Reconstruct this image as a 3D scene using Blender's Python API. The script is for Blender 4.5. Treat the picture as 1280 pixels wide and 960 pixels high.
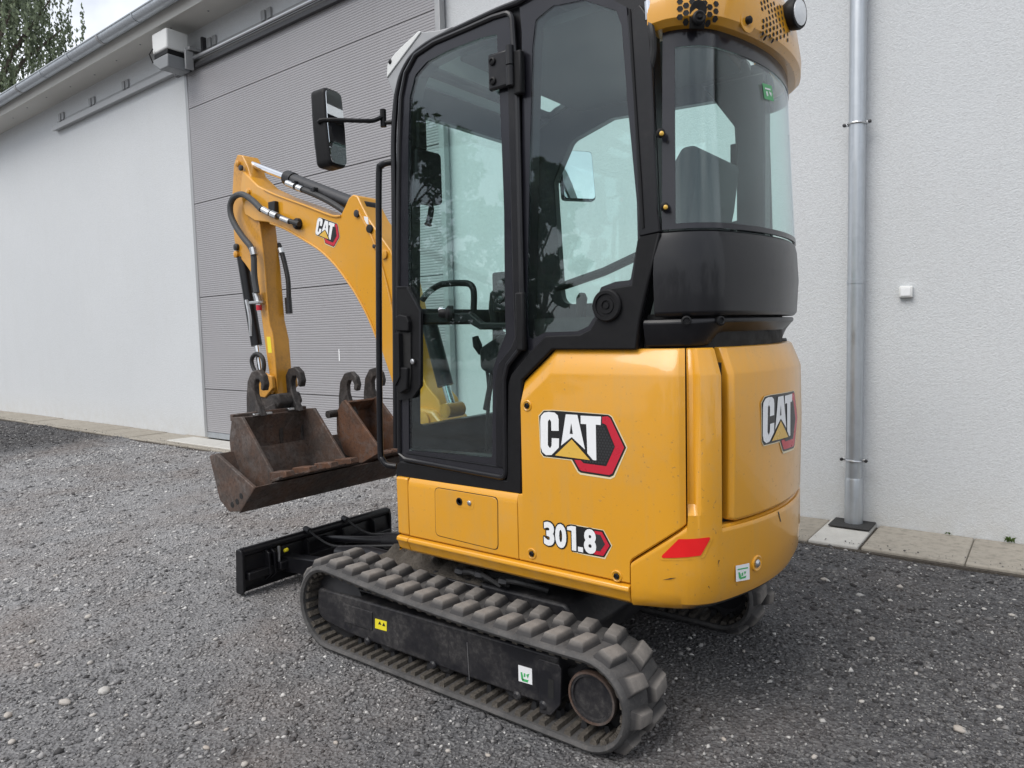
import bpy, bmesh, math, random
import numpy as np
from mathutils import Vector, Matrix

for o in list(bpy.data.objects):
    bpy.data.objects.remove(o)
scn = bpy.context.scene
COL = scn.collection
PI = math.pi
R = math.radians

# ------------------------------------------------------------------ camera
# World frame: X = forward of the machine (along the wall), Y = its left side, Z up; metres.
F_PX = 887.0
PITCH, ROLL, YAW = R(4.25), R(-1.5), R(-52.5)
CAM = Vector((-1.74, 2.42, 1.30))
_fw = Vector((math.cos(YAW)*math.cos(PITCH), math.sin(YAW)*math.cos(PITCH), -math.sin(PITCH)))
_rt = Vector((math.sin(YAW), -math.cos(YAW), 0))
_up = _rt.cross(_fw)
CR = math.cos(ROLL)*_rt + math.sin(ROLL)*_up
CU = -math.sin(ROLL)*_rt + math.cos(ROLL)*_up
cd = bpy.data.cameras.new('camera')
cam = bpy.data.objects.new('camera', cd)
COL.objects.link(cam)
cd.sensor_fit = 'HORIZONTAL'
cd.sensor_width = 36.0
cd.lens = F_PX/1280*36
cd.clip_start = 0.05
cd.clip_end = 2000
M = Matrix((CR, CU, -_fw)).transposed().to_4x4()
M.translation = CAM
cam.matrix_world = M
scn.camera = cam

# ------------------------------------------------------------------ sky, sun, exposure (bright overcast)
SUN_EL, SUN_AZ = R(52), R(75)          # azimuth measured from +X towards +Y
w = bpy.data.worlds.new('World')
scn.world = w
w.use_nodes = True
nt = w.node_tree
nt.nodes.clear()
def wn(t): return nt.nodes.new(t)
out = wn('ShaderNodeOutputWorld'); bg = wn('ShaderNodeBackground'); sky = wn('ShaderNodeTexSky')
sky.sky_type = 'NISHITA'
sky.sun_disc = False
sky.sun_elevation = SUN_EL
sky.sun_rotation = PI/2 - SUN_AZ
sky.air_density = 1.0; sky.dust_density = 2.5; sky.ozone_density = 1.0
tc = wn('ShaderNodeTexCoord'); mp = wn('ShaderNodeMapping'); nz = wn('ShaderNodeTexNoise'); rp = wn('ShaderNodeValToRGB')
mp.inputs['Scale'].default_value = (1.0, 1.0, 2.6)
nz.inputs['Scale'].default_value = 2.2; nz.inputs['Detail'].default_value = 7; nz.inputs['Roughness'].default_value = 0.55
nz.inputs['Distortion'].default_value = 0.5
rp.color_ramp.elements[0].position = 0.32; rp.color_ramp.elements[0].color = (4.4, 4.75, 5.4, 1)
rp.color_ramp.elements[1].position = 0.68; rp.color_ramp.elements[1].color = (9.8, 10.0, 10.3, 1)
mx = wn('ShaderNodeMixRGB'); mx.inputs[0].default_value = 0.86
nt.links.new(tc.outputs['Generated'], mp.inputs[0]); nt.links.new(mp.outputs[0], nz.inputs['Vector'])
nt.links.new(nz.outputs['Fac'], rp.inputs[0])
nt.links.new(sky.outputs[0], mx.inputs[1]); nt.links.new(rp.outputs[0], mx.inputs[2])
nt.links.new(mx.outputs[0], bg.inputs[0]); nt.links.new(bg.outputs[0], out.inputs[0])
bg.inputs[1].default_value = 0.09
sl = bpy.data.lights.new('sun', 'SUN')
sl.energy = 1.4; sl.angle = R(40); sl.color = (1.0, 0.965, 0.92)
sun = bpy.data.objects.new('sun', sl); COL.objects.link(sun)
_sd = Vector((math.cos(SUN_EL)*math.cos(SUN_AZ), math.cos(SUN_EL)*math.sin(SUN_AZ), math.sin(SUN_EL)))
sun.rotation_euler = _sd.to_track_quat('Z', 'Y').to_euler()
vs = scn.view_settings
vs.view_transform = 'Standard'; vs.look = 'None'; vs.gamma = 1.0; vs.use_curve_mapping = False
vs.exposure = 0.80
scn.cycles.use_denoising = True
scn.cycles.max_bounces = 10
scn.cycles.transparent_max_bounces = 24

# ------------------------------------------------------------------ pixel -> place helpers (photo is 1280 x 960)
def ray(px, py):
    return _fw*F_PX + CR*(px-640) + CU*(480-py)
def onY(px, py, Y):
    d = ray(px, py); return CAM + d*((Y-CAM.y)/d.y)
def onX(px, py, X):
    d = ray(px, py); return CAM + d*((X-CAM.x)/d.x)
def onZ(px, py, Z):
    d = ray(px, py); return CAM + d*((Z-CAM.z)/d.z)
def XZ(pts, Y):
    return [(p.x, p.z) for p in (onY(a, b, Y) for a, b in pts)]

# ------------------------------------------------------------------ materials
MATS = {}
class NB:
    def __init__(s, name):
        s.m = bpy.data.materials.new(name); s.m.use_nodes = True
        s.t = s.m.node_tree; s.t.nodes.clear()
        s.o = s.n('ShaderNodeOutputMaterial')
        MATS[name] = s.m
    def n(s, t, **kw):
        x = s.t.nodes.new(t)
        for k, v in kw.items(): setattr(x, k, v)
        return x
    def l(s, a, b): s.t.links.new(a, b)
    def coord(s, kind='Object', scale=(1, 1, 1)):
        c = s.n('ShaderNodeTexCoord'); mm = s.n('ShaderNodeMapping')
        mm.inputs['Scale'].default_value = scale
        s.l(c.outputs[kind], mm.inputs[0]); return mm.outputs[0]
    def noise(s, v, scale, detail=4, rough=0.55, dist=0.0):
        x = s.n('ShaderNodeTexNoise')
        x.inputs['Scale'].default_value = scale; x.inputs['Detail'].default_value = detail
        x.inputs['Roughness'].default_value = rough; x.inputs['Distortion'].default_value = dist
        s.l(v, x.inputs['Vector']); return x.outputs['Fac']
    def ramp(s, f, stops):
        r_ = s.n('ShaderNodeValToRGB'); e = r_.color_ramp.elements
        while len(e) < len(stops): e.new(0.5)
        for i, (p, c) in enumerate(stops):
            e[i].position = p
            e[i].color = (c, c, c, 1) if isinstance(c, (int, float)) else (*c, 1)
        s.l(f, r_.inputs[0]); return r_.outputs[0]
    def mix(s, f, a, b, mode='MIX'):
        x = s.n('ShaderNodeMixRGB', blend_type=mode)
        for i, v in ((0, f), (1, a), (2, b)):
            if isinstance(v, (int, float)): x.inputs[i].default_value = v if i == 0 else (v, v, v, 1)
            elif isinstance(v, tuple): x.inputs[i].default_value = (*v, 1)
            else: s.l(v, x.inputs[i])
        return x.outputs[0]
    def bump(s, h, strength, dist=0.01, prev=None):
        b = s.n('ShaderNodeBump'); b.inputs['Strength'].default_value = strength; b.inputs['Distance'].default_value = dist
        s.l(h, b.inputs['Height'])
        if prev is not None: s.l(prev, b.inputs['Normal'])
        return b.outputs[0]
    def bsdf(s, col, rough=0.5, metal=0.0, normal=None, coat=0.0, coat_rough=0.05, spec=0.5):
        p = s.n('ShaderNodeBsdfPrincipled')
        for k, v in (('Base Color', col), ('Roughness', rough), ('Metallic', metal), ('Coat Weight', coat), ('Coat Roughness', coat_rough), ('Specular IOR Level', spec)):
            if isinstance(v, tuple): p.inputs[k].default_value = (*v, 1)
            elif isinstance(v, (int, float)): p.inputs[k].default_value = v
            else: s.l(v, p.inputs[k])
        if normal is not None: s.l(normal, p.inputs['Normal'])
        s.l(p.outputs[0], s.o.inputs[0]); return p

def paint(name, col, dirt, amount=0.35, rough=0.28, coat=0.5, scale=5.0, bump=0.02, spec=0.5, splash=False):
    b = NB(name); v = b.coord()
    n1 = b.noise(v, scale, 6, 0.62); n2 = b.noise(v, scale*9, 5, 0.7)
    f = b.mix(1.0, b.ramp(n1, [(0.42, 0.0), (0.75, amount)]), b.ramp(n2, [(0.45, 0.25), (0.7, 1.0)]), 'MULTIPLY')
    c = b.mix(f, col, dirt)
    r_ = b.mix(f, rough, 0.75)
    if splash:      # dried mud specks, faint run marks and a slightly wavy sheet
        n3 = b.noise(v, 75, 3, 0.55); n4 = b.noise(v, 1.7, 4, 0.6)
        f2 = b.mix(1.0, b.ramp(n3, [(0.66, 0.0), (0.72, 0.75)]), b.ramp(n4, [(0.42, 0.0), (0.62, 1.0)]), 'MULTIPLY')
        c = b.mix(f2, c, (0.20, 0.125, 0.06)); r_ = b.mix(f2, r_, 0.85)
        n5 = b.noise(b.coord('Object', (1, 1, 0.07)), 30, 4, 0.6)
        c = b.mix(b.ramp(n5, [(0.52, 0.0), (0.78, 0.28)]), c, (0.47, 0.30, 0.10))
        wav = b.bump(b.noise(v, 2.4, 2, 0.5), 0.10, 0.02)
        b.bsdf(c, r_, 0.0, b.bump(n2, bump, 0.004, wav), coat, 0.06, spec)
        return b.m
    b.bsdf(c, r_, 0.0, b.bump(n2, bump, 0.004), coat, 0.06, spec)
    return b.m
def plain(name, col, rough=0.5, metal=0.0, var=0.25, scale=30, bump=0.0, coat=0.0, spec=0.5):
    b = NB(name); v = b.coord()
    n1 = b.noise(v, scale, 5, 0.6)
    c = b.mix(n1, tuple(x*(1-var) for x in col), tuple(min(1, x*(1+var)) for x in col))
    nr = b.bump(n1, bump, 0.004) if bump else None
    b.bsdf(c, b.ramp(n1, [(0.3, max(0.02, rough*0.8)), (0.7, min(1, rough*1.2))]), metal, nr, coat, 0.05, spec)
    return b.m

paint('yellow', (0.665, 0.308, 0.015), (0.40, 0.28, 0.13), 0.36, 0.30, 0.55, 3.0, splash=True)
paint('yellow_worn', (0.60, 0.28, 0.024), (0.17, 0.09, 0.04), 0.75, 0.36, 0.3, 7.0, 0.05)
paint('black_paint', (0.007, 0.007, 0.009), (0.045, 0.042, 0.039), 0.35, 0.36, 0.08, 4.0, 0.02, 0.3)
paint('black_gloss', (0.006, 0.006, 0.008), (0.03, 0.028, 0.027), 0.3, 0.34, 0.15, 3.0, 0.02, 0.4)
paint('frame_black', (0.013, 0.013, 0.016), (0.13, 0.122, 0.115), 0.85, 0.42, 0.05, 6.0, 0.06, 0.3)
plain('black_plastic', (0.011, 0.011, 0.012), 0.5, 0, 0.25, 60, 0.05, 0, 0.18)
plain('frit', (0.016, 0.016, 0.021), 0.2, 0, 0.1, 20)
plain('seat_fabric', (0.05, 0.05, 0.052), 0.85, 0, 0.3, 120, 0.1)
plain('hose', (0.020, 0.020, 0.021), 0.6, 0, 0.3, 80, 0.1)
plain('hose_grey', (0.055, 0.058, 0.062), 0.7, 0, 0.3, 120, 0.15)
plain('chrome', (0.75, 0.76, 0.78), 0.10, 1.0, 0.05, 20)
plain('zinc', (0.55, 0.56, 0.57), 0.35, 1.0, 0.15, 60)
plain('dark_metal', (0.045, 0.045, 0.048), 0.45, 0.5, 0.3, 40, 0.05)
plain('decal_white', (0.80, 0.81, 0.82), 0.3, 0, 0.03, 10)
plain('decal_cream', (0.72, 0.62, 0.40), 0.35, 0, 0.03, 10)
plain('decal_black', (0.014, 0.014, 0.015), 0.3, 0, 0.1, 10)
plain('decal_cell', (0.035, 0.036, 0.038), 0.35, 0, 0.1, 10)
plain('decal_red', (0.52, 0.018, 0.040), 0.3, 0, 0.12, 18)
plain('decal_gold', (0.68, 0.42, 0.07), 0.3, 0, 0.1, 18)
plain('decal_green', (0.06, 0.40, 0.13), 0.4, 0, 0.05, 10)
plain('decal_yellow', (0.78, 0.66, 0.03), 0.4, 0, 0.05, 10)
plain('reflector_red', (0.75, 0.012, 0.014), 0.18, 0, 0.06, 60, 0.02, 0.5)
plain('lamp_lens', (0.80, 0.82, 0.84), 0.12, 0.1, 0.2, 40, 0, 0.5)
plain('mirror_glass', (0.80, 0.83, 0.84), 0.02, 1.0, 0.01, 5)
plain('motor_white', (0.66, 0.67, 0.66), 0.5, 0, 0.06, 12)
plain('motor_grey', (0.20, 0.21, 0.22), 0.6, 0, 0.1, 12)
plain('rail_grey', (0.34, 0.345, 0.35), 0.45, 0.4, 0.12, 20)
plain('soffit_white', (0.56, 0.55, 0.52), 0.8, 0, 0.08, 5)
plain('roof_sheet', (0.20, 0.20, 0.21), 0.5, 0.2, 0.15, 4)
plain('bark', (0.09, 0.07, 0.055), 0.9, 0, 0.4, 8, 0.4)
plain('rubber_cap', (0.028, 0.028, 0.028), 0.8, 0, 0.3, 60, 0.1)
plain('inner_dark', (0.010, 0.010, 0.010), 0.8, 0, 0.3, 20)

def mk_rubber():
    b = NB('rubber'); v = b.coord()
    n1 = b.noise(v, 9, 6, 0.65); n2 = b.noise(v, 90, 4, 0.6)
    up = b.n('ShaderNodeNewGeometry'); sx = b.n('ShaderNodeSeparateXYZ'); b.l(up.outputs['Normal'], sx.inputs[0])
    c = b.mix(b.ramp(n1, [(0.35, 0.15), (0.7, 0.9)]), (0.028, 0.028, 0.029), (0.10, 0.095, 0.092))
    c = b.mix(b.ramp(n2, [(0.55, 0.0), (0.75, 0.35)]), c, (0.17, 0.15, 0.13))
    b.bsdf(c, 0.82, 0, b.bump(n2, 0.25, 0.004))
    b = NB('rubber_lug'); v = b.coord()
    n1 = b.noise(v, 14, 6, 0.65); n2 = b.noise(v, 110, 4, 0.6)
    c = b.mix(b.ramp(n1, [(0.3, 0.2), (0.65, 1.0)]), (0.06, 0.057, 0.055), (0.20, 0.182, 0.165))
    c = b.mix(b.ramp(n2, [(0.5, 0.0), (0.75, 0.4)]), c, (0.045, 0.043, 0.041))
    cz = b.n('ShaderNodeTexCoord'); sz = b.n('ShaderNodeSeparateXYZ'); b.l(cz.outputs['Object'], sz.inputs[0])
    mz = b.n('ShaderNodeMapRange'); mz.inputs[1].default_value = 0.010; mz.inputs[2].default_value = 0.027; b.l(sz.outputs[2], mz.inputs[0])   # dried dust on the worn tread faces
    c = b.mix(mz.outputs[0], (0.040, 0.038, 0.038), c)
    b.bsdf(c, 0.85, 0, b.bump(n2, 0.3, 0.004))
mk_rubber()

def mk_rust():
    for name, base, rust, amt in (('bucket_steel', (0.075, 0.058, 0.050), (0.17, 0.085, 0.05), 0.6), ('bucket_rust', (0.090, 0.050, 0.034), (0.22, 0.095, 0.045), 0.7), ('hook_steel', (0.035, 0.033, 0.033), (0.10, 0.065, 0.045), 0.4)):
        b = NB(name); v = b.coord()
        n1 = b.noise(v, 4.5, 8, 0.68, 0.4); n2 = b.noise(v, 55, 6, 0.7); n3 = b.noise(v, 11, 7, 0.72, 0.8)
        c = b.mix(b.ramp(n1, [(0.42, 0.0), (0.68, amt)]), base, rust)
        c = b.mix(b.ramp(n3, [(0.48, 0.0), (0.68, 0.7)]), c, (0.155, 0.138, 0.130))
        c = b.mix(b.ramp(n2, [(0.5, 0.0), (0.7, 0.55)]), c, (0.022, 0.017, 0.015))
        b.bsdf(c, b.ramp(n2, [(0.3, 0.5), (0.7, 0.85)]), 0.25, b.bump(n2, 0.3, 0.006))
mk_rust()

def mk_wall():
    b = NB('render_wall'); v = b.coord()
    n1 = b.noise(v, 210, 3, 0.6); n2 = b.noise(v, 0.7, 5, 0.6); n3 = b.noise(b.coord('Object', (1, 1, 0.25)), 3.0, 5, 0.65)
    vo = b.n('ShaderNodeTexVoronoi'); vo.inputs['Scale'].default_value = 130; b.l(v, vo.inputs['Vector'])
    c = b.mix(n2, (0.565, 0.586, 0.602), (0.625, 0.645, 0.660))
    c = b.mix(b.ramp(n3, [(0.5, 0.0), (0.8, 0.25)]), c, (0.55, 0.555, 0.55))
    n4 = b.noise(v, 85, 4, 0.6)
    c = b.mix(b.ramp(n1, [(0.35, 0.16), (0.6, 0.0)]), c, (0.40, 0.40, 0.41))
    c = b.mix(b.ramp(n4, [(0.38, 0.22), (0.56, 0.0)]), c, (0.40, 0.41, 0.42))
    # splash dirt just above the slabs
    g = b.n('ShaderNodeNewGeometry'); s_ = b.n('ShaderNodeSeparateXYZ'); b.l(g.outputs['Position'], s_.inputs[0])
    mr = b.n('ShaderNodeMapRange'); mr.inputs[1].default_value = 0.05; mr.inputs[2].default_value = 0.42; mr.inputs[3].default_value = 0.5; mr.inputs[4].default_value = 0.0
    b.l(s_.outputs[2], mr.inputs[0])
    f = b.mix(1.0, mr.outputs[0], b.ramp(b.noise(v, 6, 6, 0.7), [(0.35, 0.1), (0.7, 1.0)]), 'MULTIPLY')
    c = b.mix(f, c, (0.47, 0.45, 0.41))
    nr = b.bump(n1, 0.40, 0.005); nr = b.bump(n4, 0.45, 0.007, nr); nr = b.bump(vo.outputs['Distance'], 0.25, 0.004, nr)
    b.bsdf(c, 0.92, 0, nr, spec=0.2)
mk_wall()

def mk_door():
    b = NB('door_sheet'); v = b.coord()
    n = b.noise(v, 0.8, 4, 0.5); n2 = b.noise(b.coord('Object', (1, 1, 0.08)), 9, 4, 0.6)
    c = b.mix(n, (0.288, 0.282, 0.294), (0.328, 0.322, 0.333))
    c = b.mix(b.ramp(n2, [(0.5, 0), (0.8, 0.2)]), c, (0.26, 0.25, 0.25))
    b.bsdf(c, 0.42, 0.05, None, 0.0)
mk_door()

def mk_conc():
    b = NB('paver_concrete'); v = b.coord()
    oi = b.n('ShaderNodeObjectInfo')
    n1 = b.noise(v, 7, 7, 0.65); n2 = b.noise(v, 120, 4, 0.6); n3 = b.noise(v, 22, 5, 0.7)
    c = b.mix(n1, (0.235, 0.21, 0.175), (0.37, 0.34, 0.29))
    c = b.mix(b.mix(1.0, oi.outputs['Random'], 0.4, 'MULTIPLY'), c, (0.42, 0.39, 0.34))
    c = b.mix(b.ramp(n3, [(0.48, 0.0), (0.70, 0.6)]), c, (0.15, 0.14, 0.12))
    c = b.mix(b.ramp(n2, [(0.5, 0), (0.75, 0.35)]), c, (0.22, 0.21, 0.19))
    b.bsdf(c, 0.92, 0, b.bump(n2, 0.3, 0.004), spec=0.2)
    b = NB('light_concrete'); v = b.coord()
    n1 = b.noise(v, 12, 7, 0.65); n2 = b.noise(v, 130, 4, 0.6)
    c = b.mix(n1, (0.42, 0.41, 0.38), (0.58, 0.57, 0.54))
    c = b.mix(b.ramp(n2, [(0.5, 0), (0.75, 0.3)]), c, (0.30, 0.29, 0.27))
    b.bsdf(c, 0.92, 0, b.bump(n2, 0.3, 0.004), spec=0.2)
mk_conc()

def mk_galv():
    b = NB('galvanised'); v = b.coord(); vs_ = b.coord('Object', (1, 1, 0.06))
    vo = b.n('ShaderNodeTexVoronoi'); vo.inputs['Scale'].default_value = 28; b.l(v, vo.inputs['Vector'])
    n = b.noise(v, 8, 6, 0.6); n2 = b.noise(vs_, 40, 4, 0.6)
    c = b.mix(vo.outputs['Color'], (0.42, 0.45, 0.48), (0.54, 0.57, 0.60))
    c = b.mix(0.72, c, (0.47, 0.50, 0.53))
    c = b.mix(b.ramp(n2, [(0.5, 0), (0.75, 0.45)]), c, (0.30, 0.31, 0.32))
    b.bsdf(c, b.ramp(n, [(0.3, 0.32), (0.7, 0.5)]), 0.75, b.bump(n, 0.05, 0.004))
mk_galv()

def ground_zones(b, v):
    """0 = dark millings, 1 = pale dry gravel: real material zones of the yard surface"""
    g = b.n('ShaderNodeNewGeometry'); s_ = b.n('ShaderNodeSeparateXYZ'); b.l(g.outputs['Position'], s_.inputs[0])
    def mr(sock, a, c, lo, hi):
        m_ = b.n('ShaderNodeMapRange'); m_.interpolation_type = 'SMOOTHSTEP'
        m_.inputs[1].default_value = a; m_.inputs[2].default_value = c; m_.inputs[3].default_value = lo; m_.inputs[4].default_value = hi
        b.l(sock, m_.inputs[0]); return m_.outputs[0]
    wob = b.noise(g.outputs['Position'], 0.9, 4, 0.6)
    def add(a, k, c):
        m_ = b.n('ShaderNodeMath', operation='MULTIPLY_ADD'); b.l(c, m_.inputs[0]); m_.inputs[1].default_value = k; b.l(a, m_.inputs[2]); return m_.outputs[0]
    xx = add(s_.outputs[0], 1.6, wob); yy = add(s_.outputs[1], 0.9, wob)
    fx = mr(xx, -0.4, 3.9, 0.08, 1.0)               # behind the machine: dark millings
    # dark band in front of the slabs left of the big door
    m1 = b.n('ShaderNodeMath', operation='MULTIPLY_ADD'); b.l(s_.outputs[0], m1.inputs[0]); m1.inputs[1].default_value = 0.30
    b.l(yy, m1.inputs[2])
    far = mr(s_.outputs[0], 7.0, 9.0, 0.0, 1.0)
    near = mr(m1.outputs[0], 2.3, 3.6, 1.0, 0.0)
    d = b.n('ShaderNodeMath', operation='MULTIPLY'); b.l(far, d.inputs[0]); b.l(mr(yy, 0.3, 1.6, 1.0, 0.0), d.inputs[1])
    inv = b.n('ShaderNodeMath', operation='SUBTRACT'); inv.inputs[0].default_value = 1.0; b.l(d.outputs[0], inv.inputs[1])
    o_ = b.n('ShaderNodeMath', operation='MULTIPLY'); b.l(fx, o_.inputs[0]); b.l(inv.outputs[0], o_.inputs[1])
    return o_.outputs[0], g.outputs['Position']

def mk_ground():
    b = NB('yard_ground')
    z, pos = ground_zones(b, None)
    n1 = b.noise(pos, 1.1, 6, 0.6); n2 = b.noise(pos, 60, 5, 0.65); n3 = b.noise(pos, 6.0, 5, 0.65)
    vo = b.n('ShaderNodeTexVoronoi'); vo.inputs['Scale'].default_value = 75; b.l(pos, vo.inputs['Vector'])
    vo2 = b.n('ShaderNodeTexVoronoi'); vo2.inputs['Scale'].default_value = 150; b.l(pos, vo2.inputs['Vector'])
    dark = b.mix(n2, (0.034, 0.034, 0.037), (0.11, 0.108, 0.112))
    pale = b.mix(n2, (0.125, 0.124, 0.128), (0.45, 0.445, 0.448))
    c = b.mix(z, dark, pale)
    c = b.mix(b.mix(1.0, b.ramp(n1, [(0.46, 0.0), (0.70, 0.6)]), b.ramp(z, [(0.0, 0.2), (0.3, 1.0)]), 'MULTIPLY'), c, (0.21, 0.172, 0.150))
    c = b.mix(b.ramp(vo.outputs['Color'], [(0.55, 0.0), (0.9, 0.5)]), c, (0.22, 0.22, 0.22))
    c = b.mix(b.ramp(vo2.outputs['Color'], [(0.7, 0.0), (0.95, 0.55)]), c, (0.32, 0.32, 0.31))
    c = b.mix(b.ramp(n3, [(0.3, 0.45), (0.5, 0.0)]), c, (0.040, 0.040, 0.042))
    nr = b.bump(vo.outputs['Distance'], 0.9, 0.012); nr = b.bump(n2, 0.6, 0.008, nr)
    b.bsdf(c, 0.95, 0, nr, spec=0.15)
    b = NB('gravel_stone')
    z, pos = ground_zones(b, None)
    g = b.n('ShaderNodeNewGeometry')
    n2 = b.noise(pos, 160, 3, 0.6)
    rnd = g.outputs['Random Per Island']
    dark = b.ramp(rnd, [(0.0, (0.025, 0.025, 0.027)), (0.5, (0.08, 0.079, 0.082)), (0.8, (0.145, 0.142, 0.142)), (0.955, (0.25, 0.245, 0.24)), (0.988, (0.50, 0.49, 0.47))])
    pale = b.ramp(rnd, [(0.0, (0.06, 0.059, 0.06)), (0.25, (0.20, 0.20, 0.205)), (0.6, (0.36, 0.355, 0.355)), (0.9, (0.50, 0.49, 0.48)), (0.985, (0.68, 0.67, 0.65))])
    c = b.mix(z, dark, pale)
    n1 = b.noise(pos, 1.1, 6, 0.6)
    c = b.mix(b.mix(1.0, b.ramp(n1, [(0.46, 0.0), (0.70, 0.45)]), b.ramp(z, [(0.0, 0.15), (0.3, 1.0)]), 'MULTIPLY'), c, (0.23, 0.188, 0.163))
    c = b.mix(b.ramp(n2, [(0.4, 0.0), (0.7, 0.25)]), c, (0.12, 0.105, 0.095))
    b.bsdf(c, 0.92, 0, None, spec=0.2)
    b = NB('pale_stone'); v = b.coord(); oi = b.n('ShaderNodeObjectInfo')
    n1 = b.noise(v, 45, 5, 0.65)
    c = b.mix(n1, (0.34, 0.33, 0.31), (0.60, 0.585, 0.56))
    c = b.mix(b.mix(1.0, oi.outputs['Random'], 0.6, 'MULTIPLY'), c, (0.33, 0.27, 0.22))
    b.bsdf(c, 0.9, 0, b.bump(n1, 0.4, 0.004), spec=0.2)
    b = NB('soil'); v = b.coord(); n1 = b.noise(v, 70, 5, 0.7); n2 = b.noise(v, 14, 4, 0.6)
    c = b.mix(n1, (0.035, 0.032, 0.029), (0.15, 0.132, 0.112))
    b.bsdf(c, 0.95, 0, b.bump(n1, 1.0, 0.012), spec=0.1)
mk_ground()

def mk_glass(name, tint, refl=1.0):
    b = NB(name)
    tr = b.n('ShaderNodeBsdfTransparent'); tr.inputs[0].default_value = (*tint, 1)
    gl = b.n('ShaderNodeBsdfGlossy'); gl.inputs['Roughness'].default_value = 0.012; gl.inputs['Color'].default_value = (0.95, 0.97, 1, 1)
    fr = b.n('ShaderNodeFresnel'); ge = b.n('ShaderNodeNewGeometry'); mr = b.n('ShaderNodeMapRange')   # thin pane: same Fresnel on its back face
    mr.inputs[3].default_value = 1.52; mr.inputs[4].default_value = 1/1.52
    b.l(ge.outputs['Backfacing'], mr.inputs[0]); b.l(mr.outputs[0], fr.inputs['IOR'])
    v = b.coord(); n = b.noise(v, 1.6, 2, 0.5)
    nr = b.bump(n, 0.05, 0.02); b.l(nr, gl.inputs['Normal'])
    mu = b.n('ShaderNodeMath', operation='MULTIPLY'); mu.inputs[1].default_value = refl; b.l(fr.outputs[0], mu.inputs[0])
    ms = b.n('ShaderNodeMixShader'); b.l(mu.outputs[0], ms.inputs[0]); b.l(tr.outputs[0], ms.inputs[1]); b.l(gl.outputs[0], ms.inputs[2])
    # thin film of dust
    df = b.n('ShaderNodeBsdfDiffuse'); df.inputs[0].default_value = (0.45, 0.45, 0.43, 1)
    d = b.ramp(b.noise(b.coord('Object', (1, 1, 0.5)), 5, 6, 0.7), [(0.5, 0.003), (0.8, 0.02)])
    m2 = b.n('ShaderNodeMixShader'); b.l(d, m2.inputs[0]); b.l(ms.outputs[0], m2.inputs[1]); b.l(df.outputs[0], m2.inputs[2])
    b.l(m2.outputs[0], b.o.inputs[0])
mk_glass('cab_glass', (0.905, 0.992, 0.975), 1.05)

def mk_leaf(name, a, c_):
    b = NB(name); g = b.n('ShaderNodeNewGeometry')
    c = b.ramp(g.outputs['Random Per Island'], [(0.0, a), (0.6, c_), (1.0, tuple(x*1.35 for x in c_))])
    p = b.n('ShaderNodeBsdfPrincipled'); b.l(c, p.inputs['Base Color']); p.inputs['Roughness'].default_value = 0.6
    tl = b.n('ShaderNodeBsdfTranslucent'); b.l(c, tl.inputs[0])
    ms = b.n('ShaderNodeMixShader'); ms.inputs[0].default_value = 0.35
    b.l(p.outputs[0], ms.inputs[1]); b.l(tl.outputs[0], ms.inputs[2]); b.l(ms.outputs[0], b.o.inputs[0])
mk_leaf('leaf_birch', (0.10, 0.13, 0.08), (0.20, 0.24, 0.145))
mk_leaf('leaf_dark', (0.020, 0.036, 0.012), (0.045, 0.075, 0.024))
mk_leaf('leaf_weed', (0.05, 0.09, 0.02), (0.10, 0.17, 0.04))

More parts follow.
